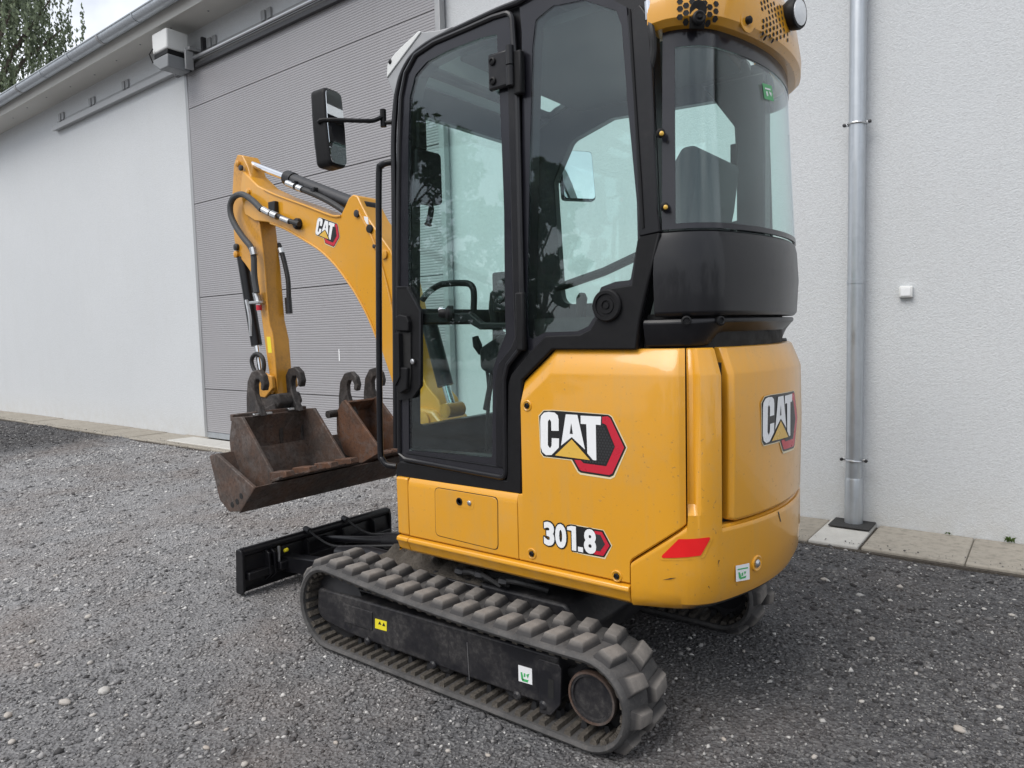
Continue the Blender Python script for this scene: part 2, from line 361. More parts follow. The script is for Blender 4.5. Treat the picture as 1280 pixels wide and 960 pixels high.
# ------------------------------------------------------------------ mesh helpers
def link(o, parent=None):
    COL.objects.link(o)
    if parent is not None: o.parent = parent
    return o
def empty(name, loc=(0, 0, 0), parent=None):
    o = bpy.data.objects.new(name, None); o.location = loc; o.empty_display_size = 0.1
    return link(o, parent)
def tag(o, label=None, cat=None, group=None, kind=None):
    if label: o['label'] = label
    if cat: o['category'] = cat
    if group: o['group'] = group
    if kind: o['kind'] = kind
    return o
class MB:
    def __init__(s): s.v = []; s.f = []
    def add(s, vs_, fs):
        k = len(s.v); s.v += [tuple(v) for v in vs_]; s.f += [tuple(i+k for i in f) for f in fs]; return s
    def box(s, a, b):
        x0, y0, z0 = a; x1, y1, z1 = b
        x0, x1 = sorted((x0, x1)); y0, y1 = sorted((y0, y1)); z0, z1 = sorted((z0, z1))
        return s.add([(x0, y0, z0), (x1, y0, z0), (x1, y1, z0), (x0, y1, z0), (x0, y0, z1), (x1, y0, z1), (x1, y1, z1), (x0, y1, z1)],
                     [(0, 3, 2, 1), (4, 5, 6, 7), (0, 1, 5, 4), (1, 2, 6, 5), (2, 3, 7, 6), (3, 0, 4, 7)])
    def prism(s, poly, a, b, axis='Y'):
        """2-D polygon extruded along an axis. Y: (x,z); X: (y,z); Z: (x,y)"""
        n = len(poly)
        def m(p, t): return (p[0], t, p[1]) if axis == 'Y' else ((t, p[0], p[1]) if axis == 'X' else (p[0], p[1], t))
        return s.add([m(p, a) for p in poly]+[m(p, b) for p in poly],
                     [tuple(range(n)), tuple(range(2*n-1, n-1, -1))]+[(i, i+n, (i+1) % n+n, (i+1) % n) for i in range(n)])
    def tube(s, path, r, n=10, closed=False, caps=True):
        P = [Vector(p) for p in path]; m = len(P)
        rs = r if isinstance(r, (list, tuple)) else [r]*m
        T = []
        for i in range(m):
            a = P[(i-1) % m] if (closed or i > 0) else P[i]; b = P[(i+1) % m] if (closed or i < m-1) else P[i]
            T.append((b-a).normalized())
        u = T[0].orthogonal().normalized(); rings = []
        for i in range(m):
            u = (u - T[i]*u.dot(T[i])).normalized(); w_ = T[i].cross(u)
            rings.append([P[i]+(u*math.cos(2*PI*k/n)+w_*math.sin(2*PI*k/n))*rs[i] for k in range(n)])
        vs_ = [p for r_ in rings for p in r_]; fs = []
        for i in range(m if closed else m-1):
            j = (i+1) % m
            for k in range(n): fs.append((i*n+k, i*n+(k+1) % n, j*n+(k+1) % n, j*n+k))
        if caps and not closed: fs += [tuple(range(n-1, -1, -1)), tuple((m-1)*n+k for k in range(n))]
        return s.add(vs_, fs)
    def cyl(s, a, b, r, n=20, r2=None): return s.tube([a, b], [r, r if r2 is None else r2], n)
    def lathe(s, prof, org, axis, n=28):
        """prof: (distance along axis, radius)"""
        A = Vector(axis).normalized(); u = A.orthogonal().normalized(); w_ = A.cross(u); O = Vector(org)
        vs_ = []; m = len(prof)
        for d, r_ in prof:
            for k in range(n):
                t = 2*PI*k/n; vs_.append(O+A*d+(u*math.cos(t)+w_*math.sin(t))*max(r_, 1e-4))
        fs = [(i*n+k, i*n+(k+1) % n, (i+1)*n+(k+1) % n, (i+1)*n+k) for i in range(m-1) for k in range(n)]
        fs += [tuple(range(n-1, -1, -1)), tuple((m-1)*n+k for k in range(n))]
        return s.add(vs_, fs)
    def grid(s, rows, flip=False):
        nr, nc = len(rows), len(rows[0])
        fs = [(i*nc+j, i*nc+j+1, (i+1)*nc+j+1, (i+1)*nc+j) for i in range(nr-1) for j in range(nc-1)]
        return s.add([p for r_ in rows for p in r_], [f[::-1] for f in fs] if flip else fs)
    def build(s, name, mat, parent=None, bevel=0.0, seg=2, smooth=True, angle=35, loc=None):
        me = bpy.data.meshes.new(name); me.from_pydata(s.v, [], s.f)
        bm = bmesh.new(); bm.from_mesh(me); bmesh.ops.remove_doubles(bm, verts=bm.verts, dist=1e-5)
        bmesh.ops.recalc_face_normals(bm, faces=bm.faces); bm.to_mesh(me); bm.free()
        return finish(me, name, mat, parent, bevel, seg, smooth, angle)
def finish(me, name, mat, parent, bevel=0.0, seg=2, smooth=True, angle=35):
    me.materials.append(MATS[mat])
    if smooth:
        me.polygons.foreach_set('use_smooth', [True]*len(me.polygons)); me.set_sharp_from_angle(angle=R(angle))
    o = bpy.data.objects.new(name, me)
    if bevel:
        bv = o.modifiers.new('bevel', 'BEVEL'); bv.width = bevel; bv.segments = seg; bv.limit_method = 'ANGLE'; bv.angle_limit = R(32)
        bv.harden_normals = False
    return link(o, parent)
def rounded(pts, r, n=5):
    """round the corners of a closed 2-D polygon; r one radius or one per corner"""
    out_ = []; m = len(pts)
    for i in range(m):
        p = Vector(pts[i]); a = Vector(pts[i-1]); b = Vector(pts[(i+1) % m]); ri = r[i] if isinstance(r, (list, tuple)) else r
        da = (a-p); db = (b-p); la, lb = da.length, db.length
        if ri < 1e-5 or la < 1e-6 or lb < 1e-6: out_.append(tuple(p)); continue
        ca = max(-1, min(1, da.dot(db)/la/lb)); half = math.acos(ca)/2
        t = min(ri/max(math.tan(half), 1e-3), la*0.49, lb*0.49)
        p0 = p+da/la*t; p1 = p+db/lb*t
        for k in range(n+1):
            s_ = k/n; out_.append(tuple(p0*(1-s_)**2+p*2*s_*(1-s_)+p1*s_*s_))
    return out_
def plate(name, outer, holes, mapf, thick, mat, parent, bevel=0.0, smooth=True):
    """polygon with holes in 2-D; mapf(u,v,depth)->3-D; a solid plate of the given thickness"""
    bm = bmesh.new(); edges = []
    for loop in [outer]+list(holes):
        vs_ = [bm.verts.new((p[0], p[1], 0)) for p in loop]
        edges += [bm.edges.new((vs_[i], vs_[(i+1) % len(vs_)])) for i in range(len(vs_))]
    bmesh.ops.triangle_fill(bm, use_beauty=True, use_dissolve=False, edges=edges)
    bm.verts.ensure_lookup_table()
    V2 = [(v.co.x, v.co.y) for v in bm.verts]; idx = {v: i for i, v in enumerate(bm.verts)}
    F = [tuple(idx[v] for v in f.verts) for f in bm.faces]; n = len(V2)
    B = [tuple(idx[v] for v in e.verts) for e in bm.edges if len(e.link_faces) == 1]
    bm.free()
    mb = MB(); mb.add([mapf(u, v, 0) for u, v in V2]+[mapf(u, v, thick) for u, v in V2],
                      F+[tuple(i+n for i in f[::-1]) for f in F]+[(a, b, b+n, a+n) for a, b in B])
    return mb.build(name, mat, parent, bevel, 2, smooth)
def sideplate(name, outer, holes, Y, thick, mat, parent, bevel=0.0):
    return plate(name, outer, holes, lambda u, v, d: (u, Y-d, v), thick, mat, parent, bevel)
def smooth_path(pts, n=6, closed=False):
    """Catmull-Rom through the points"""
    P = [Vector(p) for p in pts]; m = len(P); out_ = []
    for i in range(m if closed else m-1):
        g = lambda k: P[k % m] if closed else P[max(0, min(m-1, k))]
        p0, p1, p2, p3 = g(i-1), g(i), g(i+1), g(i+2)
        for k in range(n):
            t = k/n
            out_.append(0.5*((2*p1)+(p2-p0)*t+(2*p0-5*p1+4*p2-p3)*t*t+(3*p1-p0-3*p2+p3)*t**3))
    if not closed: out_.append(P[-1])
    return out_

# ------------------------------------------------------------------ plan curves of the upper body: surface coordinates (s, z)
class Plan:
    def __init__(s, side, x0, x1, r, phi):
        pts = [(x0, side), (x1, side)]
        e = (-r*math.cos(R(phi)), r*math.sin(R(phi))); t = (math.sin(R(phi)), math.cos(R(phi)))
        c = (e[0]+t[0]*(side-e[1])/t[1], side)
        for k in range(1, 11):
            u = k/10; pts.append(tuple((1-u)**2*a+2*u*(1-u)*b+u*u*d for a, b, d in zip((x1, side), c, e)))
        for k in range(1, 41):
            f = R(phi-2*phi*k/40); pts.append((-r*math.cos(f), r*math.sin(f)))
        pts += [(x, -y) for x, y in pts[11::-1]][1:]
        s.p = pts; s.s = [0.0]
        for a, b in zip(pts, pts[1:]): s.s.append(s.s[-1]+math.dist(a, b))
        s.n = []
        for i in range(len(pts)):
            a = pts[max(0, i-1)]; b = pts[min(len(pts)-1, i+1)]; dx, dy = b[0]-a[0], b[1]-a[1]; L = math.hypot(dx, dy)
            s.n.append((dy/L, -dx/L))
        if s.n[0][1] < 0: s.n = [(-p, -q) for p, q in s.n]
    def at(s, t, z, off=0.0):
        t = max(0, min(s.s[-1], t)); i = int(np.searchsorted(s.s, t, 'right'))-1; i = max(0, min(len(s.p)-2, i))
        u = (t-s.s[i])/(s.s[i+1]-s.s[i]); a, b = s.p[i], s.p[i+1]
        na, nb = s.n[i], s.n[i+1]; nx = na[0]*(1-u)+nb[0]*u; ny = na[1]*(1-u)+nb[1]*u; L = math.hypot(nx, ny)
        return Vector((a[0]*(1-u)+b[0]*u+nx/L*off, a[1]*(1-u)+b[1]*u+ny/L*off, z))
    def px(s, x, y, off=0.0):
        d = ray(x, y); best = None
        for i in range(len(s.p)-1):
            a, b = s.p[i], s.p[i+1]; ex, ey = b[0]-a[0], b[1]-a[1]
            den = d.x*ey-d.y*ex
            if abs(den) < 1e-12: continue
            qx, qy = a[0]-CAM.x, a[1]-CAM.y
            t = (qx*ey-qy*ex)/den; u = (qx*d.y-qy*d.x)/den
            if t > 0 and -1e-6 <= u <= 1+1e-6 and (best is None or t < best[0]): best = (t, s.s[i]+u*(s.s[i+1]-s.s[i]))
        if best is None: raise ValueError((x, y))
        return best[1], (CAM+d*best[0]).z
    def arr(s, a, b, step=0.04):
        """s-values between a and b following the plan's own points on the curved part"""
        v = [a]+[t for t in s.s if a+1e-4 < t < b-1e-4]+[b]; o_ = []
        for p, q in zip(v, v[1:]):
            k = max(1, int((q-p)/step)); o_ += [p+(q-p)*i/k for i in range(k)]
        return o_+[b]
# normals: outward = left of travel when running front-left -> rear -> right
BODY = Plan(0.49, 0.335, -0.80, 1.04, 22)
CAB = Plan(0.47, 0.352, -0.735, 1.022, 20)

def shell(name, plan, cols, prof, mat, parent, thick=0.02, bevel=0.004, seg=2):
    """cols: list of (s, zlo, zhi); prof(zlo, zhi, s) -> list of (z, off) from bottom to top; closed solid of given thickness"""
    rows_o, rows_i = [], []
    for s_, zl, zh in cols:
        pr = prof(zl, zh, s_)
        rows_o.append([plan.at(s_, z, o_) for z, o_ in pr]); rows_i.append([plan.at(s_, z, o_-thick) for z, o_ in pr])
    mb = MB(); mb.grid(rows_o); mb.grid(rows_i, True)
    n, m = len(cols), len(rows_o[0]); k = n*m; fs = []
    for i in range(n-1): fs += [(i*m, (i+1)*m, k+(i+1)*m, k+i*m), (i*m+m-1, k+i*m+m-1, k+(i+1)*m+m-1, (i+1)*m+m-1)]
    for j in range(m-1): fs += [(j, k+j, k+j+1, j+1), ((n-1)*m+j, (n-1)*m+j+1, k+(n-1)*m+j+1, k+(n-1)*m+j)]
    mb.f += fs
    return mb.build(name, mat, parent, bevel, seg, True, 30)
def interp(tab):
    xs = [a for a, _ in tab]; ys = [b for _, b in tab]
    return lambda x: float(np.interp(x, xs, ys))
def columns(plan, zlo, zhi, extra=(), step=0.04):
    """zlo/zhi: tables of (s,z)"""
    a = max(zlo[0][0], zhi[0][0]); b = min(zlo[-1][0], zhi[-1][0])
    ss = sorted(set([round(x, 5) for x in plan.arr(a, b, step)]+[round(x, 5) for x, _ in zlo+zhi if a <= x <= b]+[round(x, 5) for x in extra]))
    fl, fh = interp(zlo), interp(zhi)
    return [(x, fl(x), fh(x)) for x in ss]

# ================================================================== SETTING
rng = np.random.default_rng(7); random.seed(7)
WALL = -2.36
def hnoise(x, y):
    return 0.5*np.sin(1.9*x+0.7*y)*np.cos(1.3*y-0.4*x)+0.3*np.sin(4.1*x-2.2*y+1.0)+0.2*np.sin(7.3*y+3.1*x)
def gz(x, y):
    """height of the yard surface"""
    far = np.clip((np.hypot(x, y)-1.9)/1.5, 0, 1)
    pav = np.clip((y+1.80)/0.5, 0, 1)
    berm = np.clip((-1.52-y)/0.30, 0, 1)*(0.026+0.012*np.sin(3.7*x)*np.sin(1.3*x+0.7))*np.clip((y+2.1)/0.1, 0, 1)   # gravel banked up against the slabs
    return hnoise(x, y)*0.014*far*pav+berm

def ground():
    xs = np.concatenate([[-150, -60, -25, -12], np.arange(-6, 18, 0.12), [20, 26, 40, 80, 200]])
    ys = np.concatenate([[-200, -80, -30, -10, -4], np.arange(-2.4, 6, 0.12), [7, 9, 14, 25, 50, 100, 200]])
    X, Y = np.meshgrid(xs, ys, indexing='ij')
    inside = (X > -6) & (X < 18) & (Y > -2.4) & (Y < 6)
    Z = np.where(inside, gz(X, Y), 0.0)
    V = np.stack([X, Y, Z], -1).reshape(-1, 3); ny = len(ys)
    F = [(i*ny+j, (i+1)*ny+j, (i+1)*ny+j+1, i*ny+j+1) for i in range(len(xs)-1) for j in range(ny-1)]
    me = bpy.data.meshes.new('ground'); me.from_pydata(V.tolist(), [], F)
    tag(finish(me, 'ground', 'yard_ground', None, angle=80), kind='structure', label='gravel yard of grey asphalt millings in front of the white hall')
ground()

def icorock():
    bm = bmesh.new(); bmesh.ops.create_icosphere(bm, subdivisions=1, radius=1.0)
    v = np.array([q.co[:] for q in bm.verts]); f = np.array([[q.index for q in p.verts] for p in bm.faces]); bm.free(); return v, f
OCT_V = np.array([(1, 0, 0), (0.1, 1, 0), (-1, 0.15, 0), (0, -1, 0.1), (0.1, 0, 1), (0, 0.1, -1)], float)
OCT_F = np.array([(0, 1, 4), (1, 2, 4), (2, 3, 4), (3, 0, 4), (1, 0, 5), (2, 1, 5), (3, 2, 5), (0, 3, 5)])
def scatter(px_, py_, size):
    n = len(px_)
    base = OCT_V[None]*(1+rng.uniform(-0.35, 0.35, (n, 6, 3)))
    sc = np.stack([size*rng.uniform(0.7, 1.5, n), size*rng.uniform(0.6, 1.1, n), size*rng.uniform(0.35, 0.75, n)], -1)
    v = base*sc[:, None, :]
    a = rng.uniform(0, 2*PI, n); c, s_ = np.cos(a), np.sin(a)
    x = v[..., 0]*c[:, None]-v[..., 1]*s_[:, None]; y = v[..., 0]*s_[:, None]+v[..., 1]*c[:, None]
    V = np.stack([x+px_[:, None], y+py_[:, None], v[..., 2]+(gz(px_, py_)+sc[:, 2]*0.25)[:, None]], -1).reshape(-1, 3)
    F = (OCT_F[None]+(np.arange(n)*6)[:, None, None]).reshape(-1, 3)
    return V, F
def mesh_np(name, V, F):
    me = bpy.data.meshes.new(name); me.vertices.add(len(V)); me.vertices.foreach_set('co', V.astype(np.float32).ravel())
    k = F.shape[1]; me.loops.add(len(F)*k); me.loops.foreach_set('vertex_index', F.astype(np.int32).ravel())
    me.polygons.add(len(F)); me.polygons.foreach_set('loop_start', np.arange(0, len(F)*k, k, dtype=np.int32))
    me.update(calc_edges=True); me.validate(); return me
def gravel():
    # density falls off with distance from the viewer's side of the yard
    X = rng.uniform(-3.8, 15, 820000); Y = rng.uniform(-1.83, 3.4, 820000)
    fwd = (X-CAM.x)*math.cos(YAW)+(Y-CAM.y)*math.sin(YAW); lat = (X-CAM.x)*math.sin(YAW)-(Y-CAM.y)*math.cos(YAW)
    keep = (fwd > 0.9) & (np.abs(lat) < fwd*0.85+0.9)
    patch = 0.55+0.45*np.sin(2.3*X+1.1*Y+np.sin(3*Y))*np.cos(1.7*Y-0.6*X)
    prob = np.clip(2.6/np.maximum(fwd, 1.5), 0.12, 1.0)*np.clip(0.35+patch*0.7, 0, 1)
    keep &= rng.random(len(X)) < prob
    keep &= ~((np.abs(X) < 0.70) & (np.abs(np.abs(Y)-0.535) < 0.125))
    X, Y = X[keep], Y[keep]
    size = np.clip(rng.lognormal(math.log(0.0042), 0.50, len(X)), 0.0022, 0.019)*np.clip(0.75+fwd[keep]*0.09, 1, 1.7)
    V, F = scatter(X, Y, size)
    n2_ = 900; ys_ = -1.835-np.abs(rng.normal(0, 0.05, n2_)); xs_ = rng.uniform(-3, 13, n2_)       # chips spilled onto the slabs
    V2, F2 = scatter(xs_, np.maximum(ys_, -2.3), np.clip(rng.lognormal(math.log(0.0036), 0.4, n2_), 0.002, 0.008))
    V2 = V2.reshape(n2_, 6, 3); V2[..., 2] += (0.051-V2[..., 2].min(1))[:, None]; V2 = V2.reshape(-1, 3)
    F = np.concatenate([F, F2+len(V)]); V = np.concatenate([V, V2])
    o = finish(mesh_np('gravel', V, F), 'gravel', 'gravel_stone', None, smooth=False)
    tag(o, 'loose grey gravel and asphalt chips lying all over the yard', 'gravel', kind='stuff')
    print('gravel', len(X))
gravel()

def stones():
    v0, f0 = icorock(); meshes = []
    for k in range(6):
        v = v0*(1+rng.uniform(-0.22, 0.22, v0.shape)); me = mesh_np('stone', v, f0)
        me.materials.append(MATS['pale_stone']); meshes.append(me)
    px_ = [(130, 866, 13), (82, 880, 12), (10, 896, 9), (110, 772, 6), (206, 742, 5), (48, 833, 6), (74, 830, 6), (113, 830, 6), (15, 929, 7), (258, 936, 7), (306, 957, 8), (116, 895, 5), (248, 905, 6), (283, 913, 6), (158, 895, 5), (40, 803, 6),
           (1200, 914, 11), (1072, 765, 7), (1030, 725, 6), (1113, 752, 5), (1125, 735, 7), (1230, 762, 5), (1077, 878, 7), (1250, 885, 6), (1145, 843, 6), (1018, 948, 7), (985, 783, 5), (930, 815, 5), (860, 812, 6), (1265, 770, 5), (905, 925, 6), (1090, 800, 6), (185, 690, 4), (150, 655, 4), (70, 720, 5), (270, 800, 5), (330, 900, 6), (420, 930, 6), (520, 900, 5), (560, 940, 6), (340, 830, 5), (610, 945, 5)]
    for i, (a, b, d) in enumerate(px_):
        p = onZ(a, b, 0.0); r_ = d*0.55*(p-CAM).length/F_PX
        o = bpy.data.objects.new('stone', meshes[i % 6]); link(o)
        h = r_*random.uniform(0.5, 0.7)
        o.location = (p.x, p.y, float(gz(np.array(p.x), np.array(p.y)))+h*0.55); o.scale = (r_*random.uniform(0.9, 1.25), r_*random.uniform(0.7, 1.0), h)
        o.rotation_euler = (random.uniform(-0.2, 0.2), random.uniform(-0.2, 0.2), random.uniform(0, 6))
        if i == 0: tag(o, 'biggest whitish stone on the gravel, an oval chunk ahead of the track', 'stone')
        elif i == 1: tag(o, 'brownish flat stone lying next to the biggest whitish stone', 'stone')
        elif a > 850: tag(o, 'pale stone on the dark gravel behind the excavator tail', 'stone', 'pale stones behind the excavator')
        else: tag(o, 'pale stone on the greyer gravel beside the near rubber track', 'stone', 'pale stones beside the excavator')
stones()

# ---- slabs along the wall
def paving():
    root = empty('paving_strip'); tag(root, 'strip of tan concrete slabs along the foot of the white wall', kind='structure')
    y0, y1 = -1.83, WALL+0.002
    MB().box((-6, y0+0.03, -0.1), (16, y1, 0.03)).build('bedding', 'soil', root)
    b0 = onZ(1011, 672, 0.05).x; b1 = onZ(1083, 672, 0.05).x
    x = b1-0.005; meshes = {}
    def slab(xa, xb, mat='paver_concrete', name='paving_slab'):
        L = xb-xa-0.009; key = (round(L, 3), mat)
        if key not in meshes:
            mb = MB().box((0, y0, -0.06), (L, y1-0.004, 0.05)); o = mb.build(name, mat, root, 0.010, 3); meshes[key] = o
        else:
            o = meshes[key].copy(); link(o, root)
        o.location = (xa+0.0045, random.uniform(-0.004, 0.004), random.uniform(-0.004, 0.003)); o.rotation_euler = (random.uniform(-0.003, 0.003), random.uniform(-0.003, 0.003), random.uniform(-0.003, 0.003))
        return o
    xa = b1
    while xa > -5: slab(xa-0.5, xa); xa -= 0.5
    lo, hi = min(b0, b1), max(b0, b1)
    slab(lo, hi, 'light_concrete', 'drain_slab')
    xa = hi
    dl = onY(258, 545, WALL).x; dr = 2.66
    while xa < 15:
        slab(xa, xa+0.5); xa += 0.5
    # pale concrete apron in front of the big door
    MB().prism([(dr-0.1, -1.92), (dl+0.15, -1.92), (dl+0.10, -2.25), (dr-0.1, -2.25)], 0.01, 0.061, 'Z').build('apron', 'light_concrete', root, 0.008)
paving()

# ---- the hall
def hall():
    root = empty('warehouse_building', (0, WALL, 0)); root.location = (0, 0, 0)
    tag(root, 'white rendered warehouse with a grey gutter under its eaves', 'building')
    TOP = 5.02
    MB().box((-9, WALL-0.3, -0.3), (26, WALL, TOP+0.25)).build('wall', 'render_wall', root)
    ge = WALL+0.46                                             # gutter line
    MB().box((-9, WALL, TOP), (26, ge-0.05, TOP+0.03)).build('soffit', 'soffit_white', root)
    MB().box((-9, ge-0.062, TOP-0.05), (26, ge-0.048, TOP+0.17)).build('fascia', 'soffit_white', root, 0.004)
    MB().prism([(ge+0.03, TOP+0.14), (ge+0.03, TOP+0.18), (WALL-8.0, TOP+2.0), (WALL-8.0, TOP+1.96)], -9, 26, 'X').build('roof', 'roof_sheet', root)
    # half-round gutter
    gr, gzc = 0.078, TOP+0.115
    def arc(r_, n=14): return [(ge+0.045+r_*math.cos(PI+PI*k/n), gzc+r_*math.sin(PI+PI*k/n)) for k in range(n+1)]
    g = MB().prism(arc(gr)+arc(gr-0.004)[::-1], -9, 26, 'X').build('gutter', 'galvanised', root)
    bead = MB().tube([(-9, ge+0.045+gr, gzc+0.004), (26, ge+0.045+gr, gzc+0.004)], 0.011, 8).build('bead', 'galvanised', g)
    k = 0; x = -0.4
    while x < 25:
        wide = k % 3 == 0
        MB().prism(arc(gr+0.006)+arc(gr-0.002)[::-1], x, x+(0.05 if wide else 0.018), 'X').build('gutter_strap', 'galvanised' if not wide else 'rail_grey', g)
        x += 0.92; k += 1
    for q in range(14):
        MB().lathe([(0, 0.012), (0.006, 0.010)], (4.5+q*0.75, WALL+0.2+0.04*math.sin(q*5), TOP), (0, 0, -1), 8).build('soffit_screw', 'motor_grey', root)
    MB().lathe([(0, 0.035), (0.05, 0.03), (0.06, 0.01)], (onY(38, 145, WALL).x, WALL, onY(38, 145, WALL).z), (0, 1, 0), 12).build('cable_outlet', 'black_plastic', root)
    # sliding door rail on the wall, left of and over the door
    p0 = onY(68, 158, WALL+0.05); rz = p0.z-0.03
    mb = MB().prism([(WALL, rz+0.11), (WALL+0.01, rz+0.11), (WALL+0.012, rz+0.03), (WALL+0.085, rz+0.03), (WALL+0.085, rz-0.05), (WALL+0.06, rz-0.05), (WALL+0.06, rz-0.04), (WALL, rz-0.04)], 2.4, p0.x, 'X')
    rail = mb.build('door_rail', 'rail_grey', root, 0.003)
    for a, b in ((78, 142), (116, 122), (158, 101), (266, 44), (334, 9)):
        q = onY(a, b, WALL)
        for dx in (-0.055, 0.055): MB().box((q.x+dx-0.035, WALL, rz+0.09), (q.x+dx+0.035, WALL+0.028, rz+0.20)).build('rail_bracket', 'rail_grey', rail, 0.003)
    MB().box((2.5, WALL+0.09, rz-0.14), (6.9, WALL+0.135, rz-0.09)).build('drive_beam', 'dark_metal', rail, 0.006)
    MB().tube([(2.5, WALL+0.14, rz-0.03), (6.95, WALL+0.14, rz-0.03)], 0.022, 10).build('drive_tube', 'zinc', rail)
    # drive unit above the door corner
    c = onY(214, 64, WALL+0.28)
    bx = MB().box((c.x-0.17, WALL+0.15, c.z-0.04), (c.x+0.17, WALL+0.42, c.z+0.19)).build('drive_unit', 'motor_white', root, 0.02, 3)
    MB().box((c.x-0.16, WALL+0.16, c.z-0.10), (c.x+0.16, WALL+0.41, c.z-0.042)).build('drive_collar', 'black_plastic', bx, 0.01)
    MB().prism([(c.x-0.17, c.z-0.102), (c.x+0.17, c.z-0.102), (c.x+0.17, c.z-0.15), (c.x+0.02, c.z-0.25), (c.x-0.17, c.z-0.25)], WALL+0.15, WALL+0.42, 'Y').build('drive_base', 'motor_grey', bx, 0.012)
    MB().box((c.x-0.30, WALL+0.002, c.z-0.30), (c.x-0.26, WALL+0.055, c.z+0.16)).build('drive_bracket', 'dark_metal', bx, 0.005)
    MB().box((c.x-0.26, WALL+0.01, c.z-0.02), (c.x-0.17, WALL+0.20, c.z+0.02)).build('drive_arm', 'rail_grey', bx, 0.005)
    MB().box((c.x-0.24, WALL+0.14, c.z-0.24), (c.x-0.21, WALL+0.24, c.z-0.03)).build('drive_hanger', 'rail_grey', bx, 0.005)
    MB().tube([(c.x+0.10, WALL+0.45, c.z-0.0), (c.x+0.205, WALL+0.44, c.z-0.03), (c.x+0.21, WALL+0.40, c.z-0.12)], 0.008, 8).build('cable', 'hose', bx)
    # downpipe
    px_ = onY(1070, 330, WALL+0.075).x; yc = WALL+0.075
    pr = 0.047
    dp = MB().tube([(px_, yc, 0.22), (px_, yc, TOP-0.12)], pr, 28).build('downpipe', 'galvanised', root)
    MB().tube([(px_, yc, 0.055), (px_, yc, 0.33), (px_, yc, 0.345)], [pr+0.005, pr+0.005, pr+0.001], 28).build('stand_pipe', 'galvanised', dp)
    zj = onY(1071, 352, yc).z
    MB().tube([(px_, yc, zj-0.012), (px_, yc, zj+0.012)], pr+0.003, 28).build('pipe_joint', 'galvanised', dp)
    for pyc in (155, 575):
        zc = onY(1070, pyc, yc).z
        cl = MB().tube([(px_+(pr+0.004)*math.cos(t), yc+(pr+0.004)*math.sin(t), zc+0.004*math.cos(t)) for t in np.linspace(0, 2*PI, 25)[:-1]], 0.006, 6, closed=True).build('pipe_clamp', 'zinc', dp)
        for sg in (-1, 1):
            MB().box((px_+sg*pr, yc-0.008, zc-0.008), (px_+sg*(pr+0.03), yc+0.008, zc+0.008)).build('clamp_lug', 'zinc', cl, 0.002)
            MB().lathe([(0, 0.010), (0.012, 0.010), (0.014, 0.006)], (px_+sg*(pr+0.022), yc+0.006, zc), (0, 1, 0), 12).build('clamp_bolt', 'dark_metal', cl)
    MB().box((px_-0.115, WALL+0.002, 0.0535), (px_+0.12, WALL+0.20, 0.064)).build('pipe_collar_plate', 'rubber_cap', dp, 0.006)
    # small white socket box
    q = onY(1133, 365, WALL)
    sb = MB().box((q.x-0.036, WALL, q.z-0.034), (q.x+0.036, WALL+0.03, q.z+0.034)).build('socket_box', 'motor_white', root, 0.006)
    MB().box((q.x-0.026, WALL+0.03, q.z-0.024), (q.x+0.026, WALL+0.034, q.z+0.024)).build('socket_cover', 'decal_white', sb, 0.002)
hall()

def sliding_door():
    Y = WALL+0.085
    xl = onY(257.5, 545, Y).x; xr = onY(549, 20, Y).x
    root = empty('sliding_door', ((xl+xr)/2, Y, 0.07)); root.location = (0, 0, 0)
    tag(root, 'tall grey ribbed sliding door hanging in front of the hall wall', 'door')
    zs = [onY(257, 371, Y).z, onY(246, 254, Y).z, onY(237, 136, Y).z]
    h = (zs[2]-zs[0])/2; z1 = zs[0]
    seams = [0.14, z1-h, z1, z1+h, z1+2*h, 4.66]
    pitch = 0.0245
    for a, b in zip(seams, seams[1:]):
        if b-a < 0.05: continue
        a2, b2 = a+0.004, b-0.004; prof = [(Y-0.055, a2), (Y, a2)]; n = max(2, int(round((b2-a2)/pitch))); p = (b2-a2)/n
        for i in range(n):
            z = a2+i*p; prof += [(Y, z+p*0.50), (Y-0.0030, z+p*0.70), (Y-0.0030, z+p*0.80), (Y, z+p*0.999)]
        prof += [(Y-0.055, b2)]
        MB().prism(prof, xr+0.05, xl-0.03, 'X').build('door_panel', 'door_sheet', root, smooth=False)
    MB().box((xr+0.04, Y-0.05, 0.12), (xl-0.02, Y-0.02, 4.66)).build('backing', 'inner_dark', root)
    for x in (xl-0.015, xr+0.02):
        MB().box((x-0.03, Y-0.06, 0.07), (x+0.03, Y+0.006, 4.68)).build('edge_profile', 'rail_grey', root, 0.004)
    MB().box((xr+0.05, Y-0.056, 0.068), (xl-0.04, Y+0.004, 0.138)).build('bottom_profile', 'galvanised', root, 0.004)
    MB().box((xr+0.05, Y-0.05, 0.0612), (xl-0.04, Y-0.01, 0.0675)).build('bottom_seal', 'rubber_cap', root)
    q = onY(424, 444, Y)
    MB().box((q.x-0.008, Y, q.z-0.06), (q.x+0.008, Y+0.001, q.z+0.06)).build('scratch', 'decal_white', root)
sliding_door()

